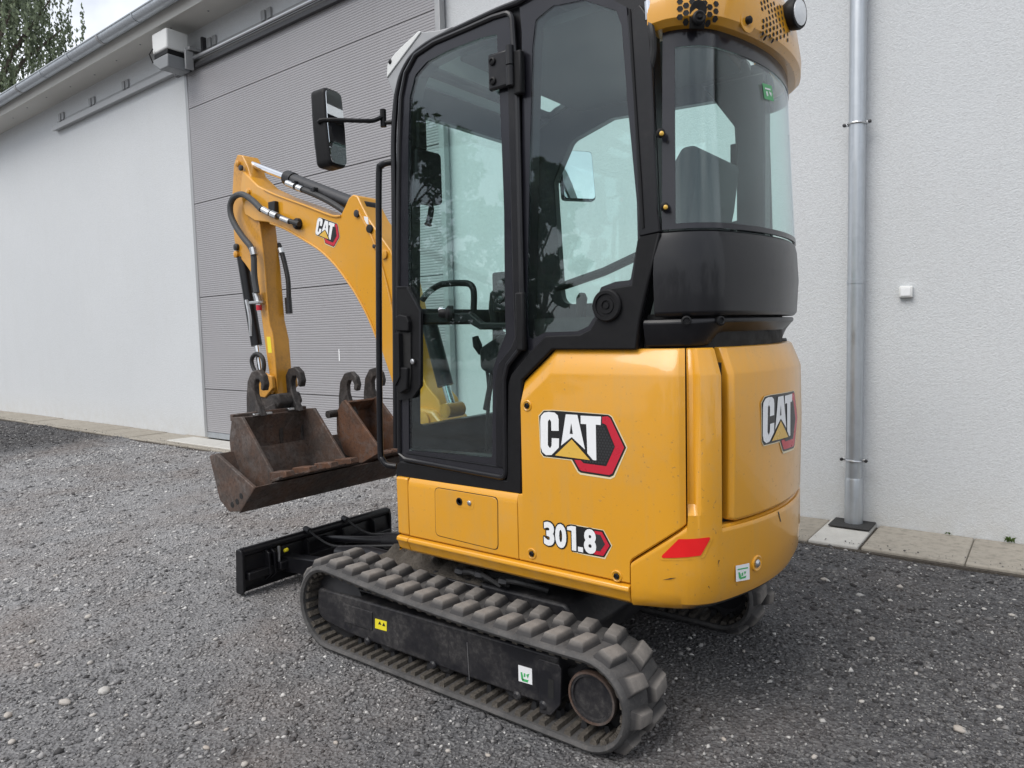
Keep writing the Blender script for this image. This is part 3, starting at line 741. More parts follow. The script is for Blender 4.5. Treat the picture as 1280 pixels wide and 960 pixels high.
# ---- trees
def leaves_mesh(name, P, size, mat, parent, droop=0.0):
    n = len(P)
    a = rng.normal(size=(n, 3)); a[:, 2] *= (1-droop); a /= np.linalg.norm(a, axis=1)[:, None]
    b = rng.normal(size=(n, 3)); b[:, 2] -= droop*3; b -= a*(a*b).sum(1)[:, None]; b /= np.linalg.norm(b, axis=1)[:, None]
    c = np.cross(a, b); s_ = (size*rng.uniform(0.6, 1.4, n))[:, None]
    V = np.stack([P-b*s_, P+c*s_*0.45, P+b*s_, P-c*s_*0.45], 1).reshape(-1, 3)
    F = np.arange(n*4).reshape(-1, 4)
    return finish(mesh_np(name, V, F), name, mat, parent, smooth=False)
def tree(name, label, base, height, crown_r, n_cl, n_leaf, size, mat, weep=False, group=None, crown_lo=0.25):
    base = Vector(base)
    root = empty(name, base); tag(root, label, 'tree', group)
    mb = MB(); H = height
    trunk = [(0.06*math.sin(k*1.7)*k, 0.05*math.cos(k*2.1)*k, H*0.85*k/7) for k in range(8)]
    mb.tube(trunk, [H*(0.011 if weep else 0.020)*(1-0.11*k) for k in range(8)], 10)
    centres = []
    for i in range(n_cl):
        t = rng.uniform(crown_lo, 1.0); env = math.sin(PI*min(1, max(0.05, (t-crown_lo)/(1-crown_lo)*0.86+0.12)))**0.7
        a = rng.uniform(0, 2*PI); rr = crown_r*env*math.sqrt(rng.uniform(0.05, 1))
        c = Vector((rr*math.cos(a), rr*math.sin(a), H*t)); centres.append(c)
        if i % 2 == 0:
            t0 = max(1, min(6, int(t*7*0.8))); s0 = Vector(trunk[t0])
            mid = s0*0.5+c*0.5+Vector((0, 0, 0.04*H))
            mb.tube([s0, mid, c], [H*0.006, H*0.004, H*0.0015], 6)
    mb.build('trunk', 'bark', root)
    per = n_leaf//n_cl; P = []
    for c in centres:
        r_ = crown_r*rng.uniform(0.14, 0.30)
        if weep:
            ns = max(3, per//26)
            for q in range(ns):
                o_ = rng.normal(size=3)*r_*0.55; L = rng.uniform(0.5, 1.5)*crown_r*0.42; m = per//ns
                t = rng.uniform(0, 1, m)
                pts = np.array(c)+o_+np.stack([rng.normal(0, size*0.45, m)+0.12*L*t, rng.normal(0, size*0.45, m), -L*t], -1); P.append(pts)
        else:
            d = rng.normal(size=(per, 3)); d /= np.linalg.norm(d, axis=1)[:, None]
            P.append(np.array(c)+d*(r_*rng.uniform(0.3, 1, per)**0.5)[:, None]*np.array([1, 1, 0.75]))
    P = np.concatenate(P); P = P[P[:, 2] > 0.3]
    leaves_mesh('crown', P, size, mat, root, 0.7 if weep else 0.0)
    return root
def all_trees():
    tree('birch_tree', 'tall weeping birch rising behind the gutter of the white hall', (45.4, -11.6, 0), 26, 5.4, 170, 100000, 0.115, 'leaf_birch', True, crown_lo=0.2)
    tree('broadleaf_tree', 'dark round broadleaf tree across the yard mirrored in the cab glass', (12.6, 19.0, 0), 7.2, 1.7, 50, 9000, 0.14, 'leaf_dark', crown_lo=0.2)
    tree('spreading_tree', 'large spreading broadleaf tree across the yard mirrored in the cab door', (17.2, 16.6, 0), 9.0, 4.0, 70, 14000, 0.16, 'leaf_dark', crown_lo=0.15)
    for i, (x, y, h, r_) in enumerate(((14.5, 17, 3.0, 2.4), (7.5, 21, 3.0, 2.6), (1.5, 20, 3.4, 3.0), (-4, 19.5, 4.6, 3.0), (-9, 17, 3.4, 2.6), (18, 14, 4.2, 2.5), (-16, 8, 4.2, 3.0), (-15, 1, 3.8, 2.6))):
        tree('shrub_tree', 'low bushy dark green tree in the hedge row across the yard', (x, y, 0), h, r_, 26, 3200, 0.14, 'leaf_dark', group='bushy trees across the yard', crown_lo=0.12)
all_trees()
def weeds():
    for i, (a, b, h) in enumerate(((1262, 678, 0.035), (1185, 671, 0.018))):
        p = onZ(a, b, 0.05); root = empty('weed', (p.x, WALL+0.02, 0.05))
        tag(root, ['small green weed tuft growing where slab meets white wall', 'tiny green weed sprout at wall foot beside the downpipe slabs'][i], 'weed')
        mb = MB()
        for k in range(16 if i == 0 else 6):
            t = random.uniform(-0.9, 0.9); q = random.uniform(0.2, 1); L = h*random.uniform(0.6, 1.2); wv = 0.006
            tip = Vector((math.sin(t)*L*1.4, q*0.03, L)); mid = tip*0.5+Vector((0, 0, L*0.25)); ba = Vector((t*0.03, 0, 0))
            mb.add([ba, mid+Vector((wv, 0, 0)), tip, mid-Vector((wv, 0, 0))], [(0, 1, 2, 3)])
        mb.build('blades', 'leaf_weed', root)
weeds()

# ================================================================== THE EXCAVATOR
EX = empty('mini_excavator')
tag(EX, 'yellow and black mini excavator with closed cab on rubber tracks', 'excavator')

# ---- decals
def fill(poly, holes=(), cuts=0):
    bm = bmesh.new(); ed = []
    for lp in [poly]+list(holes):
        vs_ = [bm.verts.new((p[0], p[1], 0)) for p in lp]; ed += [bm.edges.new((vs_[i], vs_[(i+1) % len(vs_)])) for i in range(len(vs_))]
    bmesh.ops.triangle_fill(bm, use_beauty=True, edges=ed)
    if cuts: bmesh.ops.subdivide_edges(bm, edges=bm.edges[:], cuts=cuts, use_grid_fill=True)
    bmesh.ops.triangulate(bm, faces=bm.faces[:])
    bm.verts.index_update(); V = [(v.co.x, v.co.y) for v in bm.verts]; F = [tuple(v.index for v in f.verts) for f in bm.faces]; bm.free()
    return V, F
def decal(name, polys, mapf, off, mat, parent, cuts=0):
    """flat film on a surface: mapf(u, v, off)"""
    mb = MB()
    for p in polys:
        V, F = fill(p, (), cuts); mb.add([mapf(u, v, off) for u, v in V], F)
    me = bpy.data.meshes.new(name); me.from_pydata(mb.v, [], mb.f)
    return finish(me, name, mat, parent, angle=60)
def text_polys(body, offset):
    cu = bpy.data.curves.new('lettering', 'FONT'); cu.body = body; cu.offset = offset; cu.resolution_u = 4
    o = bpy.data.objects.new('lettering', cu); COL.objects.link(o)
    dg = bpy.context.evaluated_depsgraph_get(); me = bpy.data.meshes.new_from_object(o.evaluated_get(dg))
    V = [(v.co.x, v.co.y) for v in me.vertices]; F = [tuple(p.vertices) for p in me.polygons]
    bpy.data.objects.remove(o); bpy.data.meshes.remove(me); bpy.data.curves.remove(cu)
    return V, F
LOGO_PX = {   # outlines read off the side decal, 8x enlargement of photo region (650, 490)
    'cream': [[(236, 180), (332, 178), (890, 222), (925, 245), (1076, 555), (948, 850), (905, 872), (605, 826), (575, 800), (512, 684), (236, 652), (204, 606), (186, 235)]],
    'black': [[(240, 187), (330, 185), (885, 228), (917, 250), (1063, 555), (937, 833), (900, 851), (610, 806), (586, 790), (522, 675), (240, 643), (211, 602), (194, 240)]],
    'red': [[(824, 246), (880, 243), (906, 262), (1044, 555), (926, 813), (894, 830), (620, 788), (600, 775), (546, 678), (824, 690)]],
    'cell': [[(765, 322), (835, 312), (866, 330), (952, 545), (866, 740), (640, 710), (610, 682), (700, 640)]],
    'white': [[(207, 300), (213, 240), (245, 205), (290, 197), (350, 205), (382, 232), (391, 275), (392, 388), (318, 386), (316, 295), (300, 272), (284, 292), (283, 530), (305, 562), (321, 535), (322, 460), (395, 463), (393, 555), (320, 628), (265, 630), (228, 600), (212, 545)],
              [(462, 222), (578, 228), (655, 575), (522, 450), (415, 535)],
              [(610, 235), (815, 245), (812, 330), (762, 325), (768, 682), (735, 680), (678, 612), (667, 320), (612, 318)]],
    'counter': [[(502, 416), (517, 310), (533, 418)]],
    'gold': [[(522, 472), (705, 680), (355, 632)]],
}
_ref = BODY.px(650+620/8, 490+520/8)
LOGO = {k: [[(lambda q: (q[0]-_ref[0], q[1]-_ref[1]))(BODY.px(650+a/8, 490+b/8)) for a, b in p] for p in v] for k, v in LOGO_PX.items()}
def honey(poly, r_=0.0052):
    """small hexagon cells inside the dark field"""
    from mathutils.geometry import intersect_point_tri_2d
    xs = [p[0] for p in poly]; ys = [p[1] for p in poly]; out_ = []
    def inside(x, y):
        c = False; n = len(poly)
        for i in range(n):
            (x0, y0), (x1, y1) = poly[i], poly[i-1]
            if (y0 > y) != (y1 > y) and x < (x1-x0)*(y-y0)/(y1-y0)+x0: c = not c
        return c
    y = min(ys); k = 0
    while y < max(ys):
        x = min(xs)+(r_*1.0 if k % 2 else 0)
        while x < max(xs):
            if inside(x-r_, y) and inside(x+r_, y) and inside(x, y+r_) and inside(x, y-r_):
                out_.append([(x+r_*0.78*math.cos(R(30+60*q)), y+r_*0.78*math.sin(R(30+60*q))) for q in range(6)])
            x += r_*2.0
        y += r_*1.75; k += 1
    return out_
def logo(parent, mapf, scale, cuts=0, cells=True):
    sc = lambda L: [[(a*scale, b*scale) for a, b in p] for p in L]
    root = decal('logo_outline', sc(LOGO['cream']), mapf, 0.0008, 'decal_cream', parent, cuts)
    decal('logo_backing', sc(LOGO['black']), mapf, 0.0013, 'decal_black', parent, cuts)
    decal('logo_hexagon', sc(LOGO['red']), mapf, 0.0018, 'decal_red', parent, cuts)
    decal('logo_field', sc(LOGO['cell']), mapf, 0.0023, 'decal_black', parent, cuts)
    if cells: decal('logo_cells', [[(a*scale, b*scale) for a, b in p] for p in honey(LOGO['cell'][0])], mapf, 0.0026, 'decal_cell', parent)
    decal('logo_letters', sc(LOGO['white']), mapf, 0.0028, 'decal_white', parent, cuts)
    decal('logo_letter_counter', sc(LOGO['counter']), mapf, 0.0033, 'decal_black', parent)
    decal('logo_triangle', sc(LOGO['gold']), mapf, 0.0033, 'decal_gold', parent, cuts)

# ---- tracks
CRr, RRr = (-0.625, 0.160), 0.154
CFr, RFr = (0.615, 0.183), 0.176
def belt_loop(inset=0.0, n=16):
    """closed path (x, z) of the outer belt face, counter-clockwise seen from +Y side with forward to the left"""
    pts = []
    for k in range(n+1):
        t = R(270)-PI*k/n; pts.append((CRr[0]+(RRr-inset)*math.cos(t), CRr[1]+(RRr-inset)*math.sin(t)))
    for k in range(1, 20):
        u = k/20; zt = (CRr[1]+RRr)*(1-u)+(CFr[1]+RFr)*u
        pts.append((CRr[0]*(1-u)+CFr[0]*u, zt-inset-0.018*math.sin(PI*u)))
    for k in range(n+1):
        t = R(90)-PI*k/n; pts.append((CFr[0]+(RFr-inset)*math.cos(t), CFr[1]+(RFr-inset)*math.sin(t)))
    for k in range(1, 20):
        u = k/20; pts.append((CFr[0]*(1-u)+CRr[0]*u, CFr[1]-RFr+inset))
    return pts
LUGS = 36
def lug_mesh(sgn):
    # local: x along the belt, y across (positive = outer edge), z outwards
    mb = MB()
    if sgn > 0: y0, y1, y1t = 0.008, 0.104, 0.086
    else: y0, y1, y1t = -0.008, -0.108, -0.092
    a, b = 0.034, 0.023; sk = 0.010
    mb.add([(-a, y0, -0.004), (a-0.006, y0, -0.004), (a+sk, y1, -0.004), (-a+sk+0.002, y1, -0.004), (-b, y0*1.8, 0.029), (b-0.006, y0*1.8, 0.029), (b+sk, y1t, 0.027), (-b+sk+0.002, y1t, 0.027)],
           [(0, 3, 2, 1), (4, 5, 6, 7), (0, 1, 5, 4), (1, 2, 6, 5), (2, 3, 7, 6), (3, 0, 4, 7)])
    me = bpy.data.meshes.new('lug'); me.from_pydata(mb.v, [], mb.f); bm = bmesh.new(); bm.from_mesh(me)
    bmesh.ops.bevel(bm, geom=bm.edges[:], offset=0.0045, segments=2, affect='EDGES', profile=0.6)
    bmesh.ops.recalc_face_normals(bm, faces=bm.faces); bm.to_mesh(me); bm.free()
    me.polygons.foreach_set('use_smooth', [True]*len(me.polygons)); me.set_sharp_from_angle(angle=R(50))
    me.materials.append(MATS['rubber_lug']); return me
LUG_A, LUG_B = lug_mesh(1), lug_mesh(-1)
def track(side):
    yc = 0.535*side; root = empty('track_assembly', parent=EX)
    lo = belt_loop(); li = belt_loop(0.024); lm = belt_loop(0.006)
    n = len(lo); mb = MB(); rings = []
    for i in range(n):
        o_, m_, q = lo[i], lm[i], li[i]; W2 = 0.115
        rings.append([(o_[0], yc-W2+0.012, o_[1]), (o_[0], yc+W2-0.012, o_[1]), (m_[0], yc+W2, m_[1]), (q[0]*0.4+m_[0]*0.6, yc+W2+0.003, q[1]*0.4+m_[1]*0.6), (q[0], yc+W2-0.004, q[1]), (q[0], yc-W2+0.004, q[1]), (q[0]*0.4+m_[0]*0.6, yc-W2-0.003, q[1]*0.4+m_[1]*0.6), (m_[0], yc-W2, m_[1])])
    k = len(rings[0]); fs = [(i*k+j, i*k+(j+1) % k, ((i+1) % n)*k+(j+1) % k, ((i+1) % n)*k+j) for i in range(n) for j in range(k)]
    mb.add([p for r_ in rings for p in r_], fs)
    belt = mb.build('track_belt', 'rubber', root, angle=45)
    # arc length along the loop
    P = [Vector((p[0], 0, p[1])) for p in lo]; L = [0]
    for i in range(n): L.append(L[-1]+(P[(i+1) % n]-P[i]).length)
    tot = L[-1]; teeth = MB(); bars = MB()
    def frame(s_):
        s_ %= tot; i = int(np.searchsorted(L, s_, 'right'))-1; u = (s_-L[i])/(L[i+1]-L[i]); a, b = P[i], P[(i+1) % n]
        T = (b-a).normalized(); N = Vector((-T.z, 0, T.x)); c = a.lerp(b, u)
        Cc = Vector((0, 0, 0.18))
        if N.dot(c-Cc) < 0 and abs(c.x) > 0.62: N = -N
        if abs(c.x) <= 0.62: N = Vector((N.x, 0, abs(N.z))) if c.z > 0.18 else Vector((N.x, 0, -abs(N.z)))
        return c, T, N
    for i in range(LUGS):
        for me, ph in ((LUG_A, 0.25), (LUG_B, 0.75)):
            c, T, N = frame((i+ph)*tot/LUGS); Yv = Vector((0, side, 0))
            X_ = Yv.cross(N)
            m = Matrix((X_, Yv, N)).transposed().to_4x4(); m.translation = Vector((c.x, yc, c.z))
            o = bpy.data.objects.new('lug', me); link(o, belt); o.matrix_local = m
        c, T, N = frame((i+0.5)*tot/LUGS); q = c-N*0.024
        for dy in (0.028, -0.028):
            b0 = [q+T*a+Vector((0, yc+dy+b, 0)) for a, b in ((-0.014, -0.012), (0.014, -0.012), (0.014, 0.012), (-0.014, 0.012))]
            t0 = [q-N*0.030+T*a*0.5+Vector((0, yc+dy+b*0.8, 0)) for a, b in ((-0.014, -0.012), (0.014, -0.012), (0.014, 0.012), (-0.014, 0.012))]
            teeth.add(b0+t0, [(0, 1, 2, 3), (7, 6, 5, 4), (0, 4, 5, 1), (1, 5, 6, 2), (2, 6, 7, 3), (3, 7, 4, 0)])
        for ph in (0.25, 0.75):
            c, T, N = frame((i+ph)*tot/LUGS); q = c-N*0.024
            b0 = [q+T*a+Vector((0, yc+b, 0)) for a, b in ((-0.013, -0.10), (0.013, -0.10), (0.013, 0.10), (-0.013, 0.10))]
            t0 = [q-N*0.014+T*a*0.75+Vector((0, yc+b*0.97, 0)) for a, b in ((-0.013, -0.10), (0.013, -0.10), (0.013, 0.10), (-0.013, 0.10))]
            bars.add(b0+t0, [(0, 1, 2, 3), (7, 6, 5, 4), (0, 4, 5, 1), (1, 5, 6, 2), (2, 6, 7, 3), (3, 7, 4, 0)])
    tag(teeth.build('guide_teeth', 'dark_metal', belt, smooth=False), kind='stuff')
    tag(bars.build('core_bars', 'soil', belt, smooth=False), kind='stuff')
    # frame beam between the belt runs
    yo = 0.600*side; yi = 0.455*side
    poly = rounded([(0.725, 0.236), (0.735, 0.125), (0.69, 0.098), (0.53, 0.080), (-0.40, 0.080), (-0.47, 0.086), (-0.50, 0.11), (-0.50, 0.256)], [0.02, 0.03, 0.03, 0.03, 0.03, 0.02, 0.02, 0.01])
    fr = MB().prism(poly, yi, yo).build('track_frame', 'frame_black', root, 0.008)
    MB().box((-0.492, yi+0.01*side, 0.2575), (0.66, yo-0.03*side, 0.268)).build('frame_top_rib', 'frame_black', fr, 0.004)
    ys = yo
    def onf(name, poly_px, th, mat, bevel=0.002):
        MB().prism(XZ(poly_px, 0.60), ys-0.001*side, ys+th*side).build(name, mat, fr, bevel)
    onf('access_cover', [(430, 754), (466, 765), (466, 788), (431, 777)], 0.004, 'frame_black')
    onf('rear_bracket', rounded([(674, 822), (700, 830), (703, 836), (702, 880), (690, 893), (676, 890)], 3), 0.008, 'frame_black')
    onf('bracket_slot', [(687, 847), (694, 849), (694, 872), (687, 871)], 0.0088, 'inner_dark', 0.0)
    for a, b in ((461, 805), (543, 839), (648, 872), (681, 897)):
        p = onY(a, b, 0.60); MB().lathe([(0, 0.016), (0.010, 0.016), (0.016, 0.010)], (p.x, ys-0.002*side, max(p.z, 0.082)), (0, side, 0), 12).build('roller_bolt', 'frame_black', fr)
    for a, b in ((546, 806), (438, 783)):
        p = onY(a, b, 0.60); MB().lathe([(0, 0.007), (0.0012, 0.007)], (p.x, ys, p.z), (0, side, 0), 10).build('frame_hole', 'inner_dark', fr)
    onf('scratch_mark', [(583.5, 803), (584.2, 803), (587.2, 850), (586.2, 850)], 0.0006, 'zinc', 0)
    onf('scratch_mark', [(560, 800), (560.8, 800), (561, 838), (560.2, 838)], 0.0006, 'dark_metal', 0)
    if side > 0:
        onf('warning_sticker', [(469, 773), (483.5, 777), (483.5, 789), (469, 785)], 0.001, 'decal_yellow', 0)
        onf('warning_print', [(473, 780), (475, 776.5), (477, 781)], 0.0016, 'decal_black', 0)
        onf('warning_print', [(478, 782), (480, 778), (482, 783)], 0.0016, 'decal_black', 0)
        onf('inspection_sticker', [(648, 831), (665, 836), (665.5, 856), (648.5, 851)], 0.001, 'decal_white', 0)
        for pp in ([(651, 840), (653, 840), (655, 850), (652, 849)], [(653, 848), (661, 850), (660, 853), (653, 851)], [(655, 841), (657, 842), (657, 846), (655, 846)], [(658, 843), (662, 842), (660, 848)]):
            onf('sticker_print', pp, 0.0016, 'decal_green', 0)
    # final drive, sprocket, idler, rollers
    MB().lathe([(0, 0.086), (0.05, 0.086), (0.055, 0.081), (0.085, 0.079), (0.095, 0.076), (0.095, 0.068), (0.088, 0.066), (0.088, 0.0)], (-0.625, side*0.51, 0.16), (0, side, 0), 36).build('final_drive', 'frame_black', root, angle=25)
    MB().lathe([(0, 0.083), (0.012, 0.085), (0.020, 0.083), (0.020, 0.076), (0.0, 0.076)], (-0.625, side*0.588, 0.16), (0, side, 0), 36).build('drive_rim', 'bucket_steel', root, angle=25)
    sp = MB(); NT = 11; pr = []
    for k in range(NT*4):
        t = 2*PI*k/(NT*4); pr.append((CRr[0]+(0.132 if k % 4 in (1, 2) else 0.108)*math.cos(t), CRr[1]+(0.132 if k % 4 in (1, 2) else 0.108)*math.sin(t)))
    sp.prism(pr, side*0.515, side*0.545).build('sprocket', 'dark_metal', root, 0.003)
    MB().lathe([(0, 0.10), (0.02, 0.146), (0.035, 0.146), (0.045, 0.13), (0.065, 0.13), (0.075, 0.146), (0.09, 0.146), (0.11, 0.08)], (CFr[0], side*0.48, CFr[1]), (0, side, 0), 32).build('idler', 'dark_metal', root)
    for x in (0.33, 0.02, -0.30):
        MB().lathe([(0, 0.04), (0.01, 0.052), (0.03, 0.052), (0.04, 0.04), (0.09, 0.04), (0.10, 0.052), (0.12, 0.052), (0.13, 0.04)], (x, side*0.455, 0.098), (0, side, 0), 20).build('roller', 'dark_metal', root)
    return root
track(1); track(-1)

# ---- undercarriage and slew ring
uc = MB().prism(rounded([(0.42, 0.13), (0.48, 0.24), (0.40, 0.34), (-0.40, 0.34), (-0.46, 0.24), (-0.40, 0.13)], 0.03), -0.40, 0.40).build('undercarriage', 'frame_black', EX, 0.01)
MB().box((0.20, -0.45, 0.19), (0.28, 0.45, 0.27)).build('cross_tube', 'frame_black', uc, 0.01)
MB().box((-0.28, -0.45, 0.19), (-0.20, 0.45, 0.27)).build('cross_tube', 'frame_black', uc, 0.01)
MB().lathe([(0, 0.33), (0.03, 0.33), (0.035, 0.30), (0.11, 0.30)], (0, 0, 0.335), (0, 0, 1), 40).build('slew_ring', 'dark_metal', uc)
def dirt():
    mb = MB(); rows = []
    for i in range(26):
        r_ = []
        for j in range(14):
            x = 0.60-0.62*i/25; y = 0.41-0.30*j/13; e = min(i, 25-i, j, 13-j)
            r_.append((x, y, 0.335+min(1, e/3)*(0.028+0.016*math.sin(i*1.9+j*0.7)+random.uniform(-0.012, 0.014))))
        rows.append(r_)
    mb.grid(rows); tag(mb.build('caked_soil', 'soil', uc, angle=180), kind='stuff')
dirt()
MB().box((-0.02, 0.10, 0.28), (0.60, 0.415, 0.334)).build('track_deck', 'frame_black', uc, 0.006)
for pts, r_ in (([(0.10, 0.40, 0.36), (0.02, 0.42, 0.385), (-0.06, 0.41, 0.37), (-0.12, 0.36, 0.34)], 0.012), ([(0.02, 0.38, 0.37), (-0.05, 0.43, 0.39), (-0.13, 0.42, 0.36)], 0.009), ([(-0.10, 0.40, 0.37), (-0.2, 0.42, 0.39), (-0.3, 0.36, 0.36)], 0.011)):
    MB().tube(smooth_path(pts), r_, 8).build('hose', 'hose', uc)
for x, y, z in ((0.06, 0.415, 0.375), (-0.05, 0.425, 0.385), (-0.16, 0.42, 0.38)):
    MB().lathe([(0, 0.012), (0.012, 0.016), (0.03, 0.016), (0.035, 0.010)], (x, y, z), (0.9, 0.2, 0.1), 6).build('hose_fitting', 'dark_metal', uc)

# ---- dozer blade
def blade():
    root = empty('dozer_blade', parent=EX); X = 1.45; hw = 0.488
    prof_f = [(X+0.075, 0.012), (X+0.045, 0.05), (X+0.035, 0.13), (X+0.045, 0.21), (X+0.062, 0.238)]
    prof_b = [(X+0.048, 0.240), (X+0.032, 0.215), (X+0.020, 0.13), (X+0.028, 0.055), (X+0.058, 0.012)]
    MB().prism(prof_f+prof_b, -hw, hw).build('blade_plate', 'black_paint', root, 0.003)
    for s_ in (-1, 1):
        MB().prism(rounded([(X+0.012, 0.03), (X+0.005, 0.20), (X+0.015, 0.240), (X+0.062, 0.242), (X+0.080, 0.012), (X+0.03, 0.012)], 0.012), s_*hw, s_*(hw+0.014)).build('end_plate', 'black_paint', root, 0.003)
    MB().tube([(X+0.035, -hw, 0.225), (X+0.035, hw, 0.225)], 0.024, 12).build('top_tube', 'black_paint', root)
    MB().box((X-0.01, -hw+0.01, 0.085), (X+0.03, hw-0.01, 0.125)).build('stiffener', 'black_paint', root, 0.005)
    for y in (0.36, 0.33, 0.12, -0.12, -0.35):
        MB().prism([(X+0.03, 0.05), (X-0.02, 0.09), (X-0.015, 0.20), (X+0.05, 0.225)], y-0.006, y+0.006).build('rib', 'black_paint', root, 0.002)
    for s_ in (-1, 1):
        MB().prism([(0.40, 0.15), (0.40, 0.24), (0.95, 0.20), (X+0.02, 0.15), (X+0.02, 0.07), (0.95, 0.11)], s_*0.20, s_*0.27).build('push_arm', 'black_paint', root, 0.006)
    MB().tube([(0.42, 0, 0.32), (0.95, 0, 0.25)], 0.040, 18).build('blade_cylinder', 'black_paint', root)
    MB().tube([(0.95, 0, 0.25), (1.47, 0, 0.18)], 0.018, 12).build('cylinder_rod', 'black_paint', root)
    MB().tube([(0.45, 0.31, 0.30), (0.75, 0.30, 0.29), (0.98, 0.28, 0.26)], [0.035, 0.042, 0.03], 14).build('guard_tube', 'black_paint', root)
    for y in (0.10, -0.16):
        MB().tube(smooth_path([(0.7, y*0.5, 0.28), (1.0, y, 0.24), (1.25, y, 0.20), (1.39, y, 0.225), (1.46, y, 0.254)]), 0.006, 8).build('hose', 'hose', root)
        MB().tube([(1.45, y-0.0, 0.250), (1.49, y, 0.257)], 0.016, 8).build('hose_clip', 'dark_metal', root)
    p = onX(362, 687, 1.43)
    MB().lathe([(0, 0.007), (0.006, 0.010), (0.020, 0.010), (0.026, 0.005)], (1.435, p.y+0.03, p.z), (0, -1, 0.15), 12).build('pin_cap', 'decal_yellow', root)
    MB().tube([(1.44, p.y+0.06, 0.12), (1.435, p.y+0.06, 0.22)], 0.008, 8).build('lock_pin', 'zinc', root)
    MB().box((1.41, p.y-0.02, 0.10), (1.46, p.y+0.07, 0.14)).build('pin_bracket', 'black_paint', root, 0.004)
blade()

# ---- upper body
_in = [BODY.at(t, 0, -0.035) for t in BODY.arr(0, BODY.s[-1], 0.2)]
core = MB().prism([(p.x, p.y) for p in _in], 0.45, 0.72, 'Z').build('upper_frame', 'inner_dark', EX)
MB().prism([(min(p.x, -0.36), p.y) for p in _in if p.x < -0.30 or True], 0.721, 1.19, 'Z').build('engine_bay', 'inner_dark', EX)
sE = BODY.s[-1]
def BS(x, y): return BODY.px(x, y)
s_front = 0.0; s_seam = BS(511, 640)[0]; s_seam2 = BS(648, 660)[0]; s_788 = BS(788.5, 720)[0]; s_857 = BS(857, 560)[0]
s_863 = BS(863, 560)[0]; s_905 = BS(902, 600)[0]; s_hood = BS(914, 600)[0]
Z_SK, Z_TOP = 0.503, 1.236
def flat_prof(zl, zh, s_):
    return [(zl, -0.006), (zl+0.006, 0), ((zl+zh)/2, 0), (zh-0.006, 0), (zh, -0.006)]
def skirt_prof(zl, zh, s_):
    return [(zl, -0.02), (zl+0.012, -0.004), (zl+0.040, 0.006), (zh-0.016, 0.013), (zh-0.004, 0.010), (zh, -0.004)]
skirt = shell('lower_skirt', BODY, columns(BODY, [(s_seam, 0.434), (s_788-0.003, 0.434)], [(s_seam, Z_SK-0.004), (s_788-0.003, Z_SK-0.004)]), skirt_prof, 'yellow', EX, 0.03, 0.003)
shell('front_skirt', BODY, columns(BODY, [(0, 0.436), (s_seam-0.003, 0.434)], [(0, Z_SK-0.004), (s_seam-0.003, Z_SK-0.004)]), skirt_prof, 'yellow', EX, 0.03, 0.003)
shell('front_corner_panel', BODY, columns(BODY, [(0, Z_SK), (s_seam-0.003, Z_SK)], [(0, 0.735), (s_seam-0.003, 0.735)]), flat_prof, 'yellow', EX, 0.03, 0.003)
MB().prism([tuple(BODY.at(0, 0, 0).xy), (0.335, -0.49), (0.30, -0.49), (0.30, 0.455), (0.335, 0.455)], 0.436, 0.733, 'Z').build('front_panel', 'yellow', EX, 0.004)
stor = shell('storage_panel', BODY, columns(BODY, [(s_seam, Z_SK), (s_seam2-0.003, Z_SK)], [(s_seam, 0.735), (s_seam2-0.003, 0.735)]), lambda zl, zh, s_: [(zl, -0.004), (zl+0.004, 0), (zh-0.035, 0), (zh-0.012, -0.004), (zh, -0.014)], 'yellow', EX, 0.03, 0.002)
fm = lambda off0: (lambda u, v, d: BODY.at(u, v, off0-d))
def body_poly(pxs, r_=0.0): 
    q = [BS(a, b) for a, b in pxs]; return rounded(q, r_) if r_ else q
dpoly = body_poly([(544, 609.5), (622, 622.5), (622.5, 687.5), (545, 668.5)], 0.022)
cx_ = sum(p[0] for p in dpoly)/len(dpoly); cy_ = sum(p[1] for p in dpoly)/len(dpoly)
grow = lambda poly, d: [(a+math.copysign(d, a-cx_), b+math.copysign(d, b-cy_)) for a, b in poly]
plate('door_gap', grow(dpoly, 0.0022), [], fm(0.0006), 0.004, 'inner_dark', stor)
sdoor = plate('storage_door', dpoly, [], fm(0.0022), 0.004, 'yellow', stor, 0.0012)
lp = body_poly([(570, 620), (593, 624), (593, 637), (570, 633)], 0.016)
plate('lock_recess', lp, [], fm(0.0030), 0.002, 'yellow', sdoor)
p = BODY.at(*BS(575, 626.5)); MB().lathe([(0, 0.014), (0.006, 0.014), (0.007, 0.010), (0.003, 0.008)], p, (0, 1, 0), 20).build('lock', 'black_plastic', sdoor)
p = BODY.at(*BS(587.5, 628.5)); MB().lathe([(0, 0.009), (0.006, 0.009), (0.008, 0.006)], p, (0, 1, 0), 16).build('lock_button', 'zinc', sdoor)

# big left side panel
zd = BS(790, 700)[1]; zd2 = BS(857, 657)[1]
s_652 = BS(652, 560)[0]; s_690 = BS(688, 437)[0]
zl_t = [(s_seam2, Z_SK), (s_788-0.004, Z_SK), (s_788-0.003, zd-0.012), (s_788+0.004, zd), (s_857, zd2)]
zh_t = [(s_seam2, 0.735), (s_652-0.001, 0.738), (s_652, BS(652, 476)[1]), (s_690, Z_TOP), (s_857, Z_TOP)]
def panel_prof(zl, zh, s_):
    c = 0.078 if zh > 1.0 else 0.006; d = 0.030 if zh > 1.0 else 0.004
    e = min(1.0, max(0.0, (s_857-s_)/0.02)); dx = -0.008*(1-e)
    return [(zl, -0.005+dx), (zl+0.005, dx), (zl*0.6+zh*0.4, dx), (zh-c-0.006, dx), (zh-c+0.004, dx-0.002), (zh-0.006, dx-d), (zh, dx-d-0.006)]
